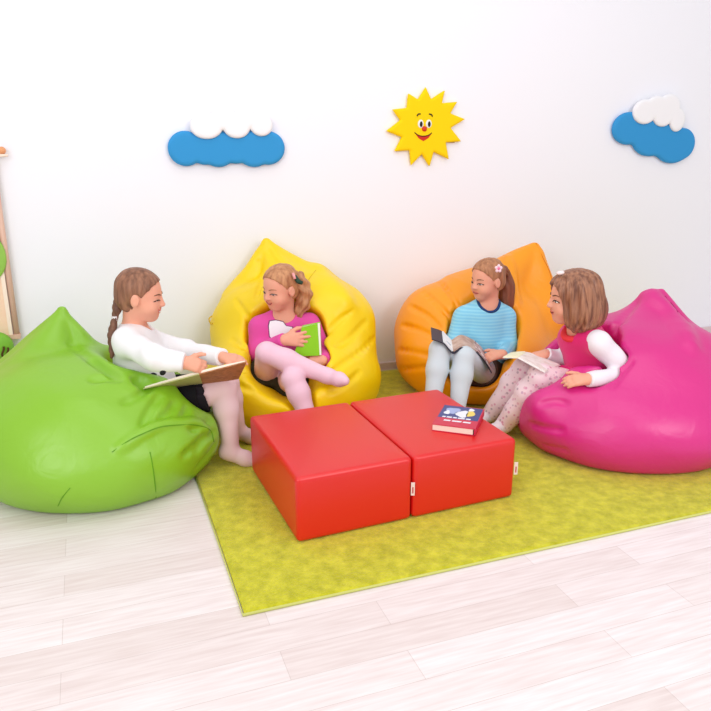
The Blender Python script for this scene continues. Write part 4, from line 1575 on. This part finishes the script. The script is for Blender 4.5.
# yellow
bean_bag('yellow bean bag by the wall, under the girl in magenta',
         [(ell(V3(-0.29, 3.16, 0.14), (0.41, 0.40, 0.26)), 0),
          (ell(V3(-0.295, 3.32, 0.34), (0.392, 0.26, 0.26)), 0.1),
          (cone(V3(-0.30, 3.36, 0.42), P(267, 243, 3.42), 0.22, 0.010), 0.04),
          (cone(P(240, 300, 3.36), P(266, 242, 3.42), 0.085, 0.010), 0.025),
          (cone(P(318, 284, 3.42), P(267, 242, 3.42), 0.075, 0.010), 0.025),
          (cone(P(340, 305, 3.40), P(318, 284, 3.42), 0.10, 0.075), 0.05)],
         CARVE[1],
         [([[(318, 263), (310, 275), (303, 286)], [(352, 310), (338, 322), (326, 334)], [(375, 338), (360, 352), (340, 366), (330, 376)], [(366, 322), (352, 336), (338, 346)]], 0.007, 0.02),
          ([[(258, 262), (262, 280), (256, 298)], [(236, 300), (246, 315), (252, 330)], [(232, 340), (242, 346), (250, 352)], [(268, 250), (276, 262), (290, 268)], [(236, 384), (244, 388), (252, 390)], [(226, 372), (236, 372), (246, 370)], [(360, 372), (345, 385), (330, 392)]], 0.006, 0.018)],
         [([[(290, 252), (318, 270), (345, 300)]], 0.02, 0.08)],
         [[(322, 264), (316, 270), (309, 279), (304, 288)]],
         vinyl('yellow_vinyl', srgb(250, 214, 0), 0.5), (-0.85, 2.6, -0.05), (0.27, 3.7, 0.9), 2.1, mat('yellow_seam', srgb(214, 176, 10), 0.6),
         loop=[(212, 316, 3.25), (209, 319, 3.22), (211, 324, 3.22), (214, 322, 3.25)])
# orange
bean_bag('orange bean bag by the wall, under the girl in light blue',
         [(ell(V3(0.595, 3.44, 0.16), (0.398, 0.38, 0.245)), 0),
          (ell(V3(0.59, 3.54, 0.30), (0.38, 0.26, 0.24)), 0.1),
          (cone(V3(0.64, 3.57, 0.38), P(533, 247, 3.66), 0.23, 0.012), 0.04),
          (cone(P(448, 305, 3.52), P(533, 245, 3.66), 0.10, 0.010), 0.025),
          (cone(P(546, 318, 3.58), P(537, 245, 3.66), 0.115, 0.010), 0.025),
          (cone(P(530, 360, 3.50), P(546, 318, 3.56), 0.18, 0.11), 0.06),
          (cone(P(526, 312, 3.60), P(535, 256, 3.665), 0.16, 0.04), 0.04)],
         CARVE[2],
         [([[(402, 325), (420, 330), (436, 338)], [(410, 306), (428, 316), (440, 328)], [(424, 292), (440, 306), (450, 320)], [(440, 282), (452, 296), (458, 308)],
            [(398, 350), (415, 352), (432, 356)], [(402, 370), (416, 368), (428, 368)]], 0.006, 0.018)],
         [([[(508, 258), (513, 280), (516, 305)]], 0.008, 0.04)],
         [[(536, 243), (543, 258), (549, 270), (553, 284)]],
         vinyl('orange_vinyl', srgb(250, 158, 4), 0.55), (0.05, 2.85, -0.05), (1.2, 3.95, 0.85), 3.7, mat('orange_seam', srgb(216, 120, 10), 0.6))
# pink
bean_bag('pink bean bag at the right, under the girl in hot pink dress',
         [(ell(V3(1.125, 2.795, 0.125), (0.47, 0.43, 0.255)), 0),
          (ell(V3(1.19, 2.88, 0.28), (0.38, 0.34, 0.22)), 0.1),
          (cone(P(546, 404, 2.64), P(600, 398, 2.62), 0.065, 0.075), 0.06),
          (cone(V3(1.20, 2.93, 0.34), P(652, 296, 3.0), 0.23, 0.025), 0.04),
          (cone(P(640, 330, 2.98), P(644, 297, 3.0), 0.09, 0.012), 0.025),
          (cone(P(610, 345, 2.98), P(643, 298, 3.0), 0.085, 0.012), 0.025),
          (cone(P(688, 362, 2.96), P(662, 292, 3.0), 0.12, 0.012), 0.025)],
         CARVE[3],
         [([[(637, 301), (629, 311), (621, 321), (614, 331)]], 0.010, 0.02), 
          ([[(540, 404), (555, 401), (566, 403)], [(530, 424), (545, 428), (562, 430)], [(528, 440), (545, 446), (565, 450)], [(616, 352), (606, 366), (592, 386)], [(632, 360), (622, 372), (612, 386)]], 0.006, 0.018)],
         [([[(652, 296), (672, 318), (690, 345)]], 0.014, 0.06)],
         [[(665, 296), (671, 303), (678, 312)]],
         vinyl('pink_vinyl', srgb(216, 36, 132)), (0.5, 2.3, -0.05), (1.72, 3.45, 0.75), 5.2, mat('pink_seam', srgb(170, 24, 104), 0.6))
#@@END
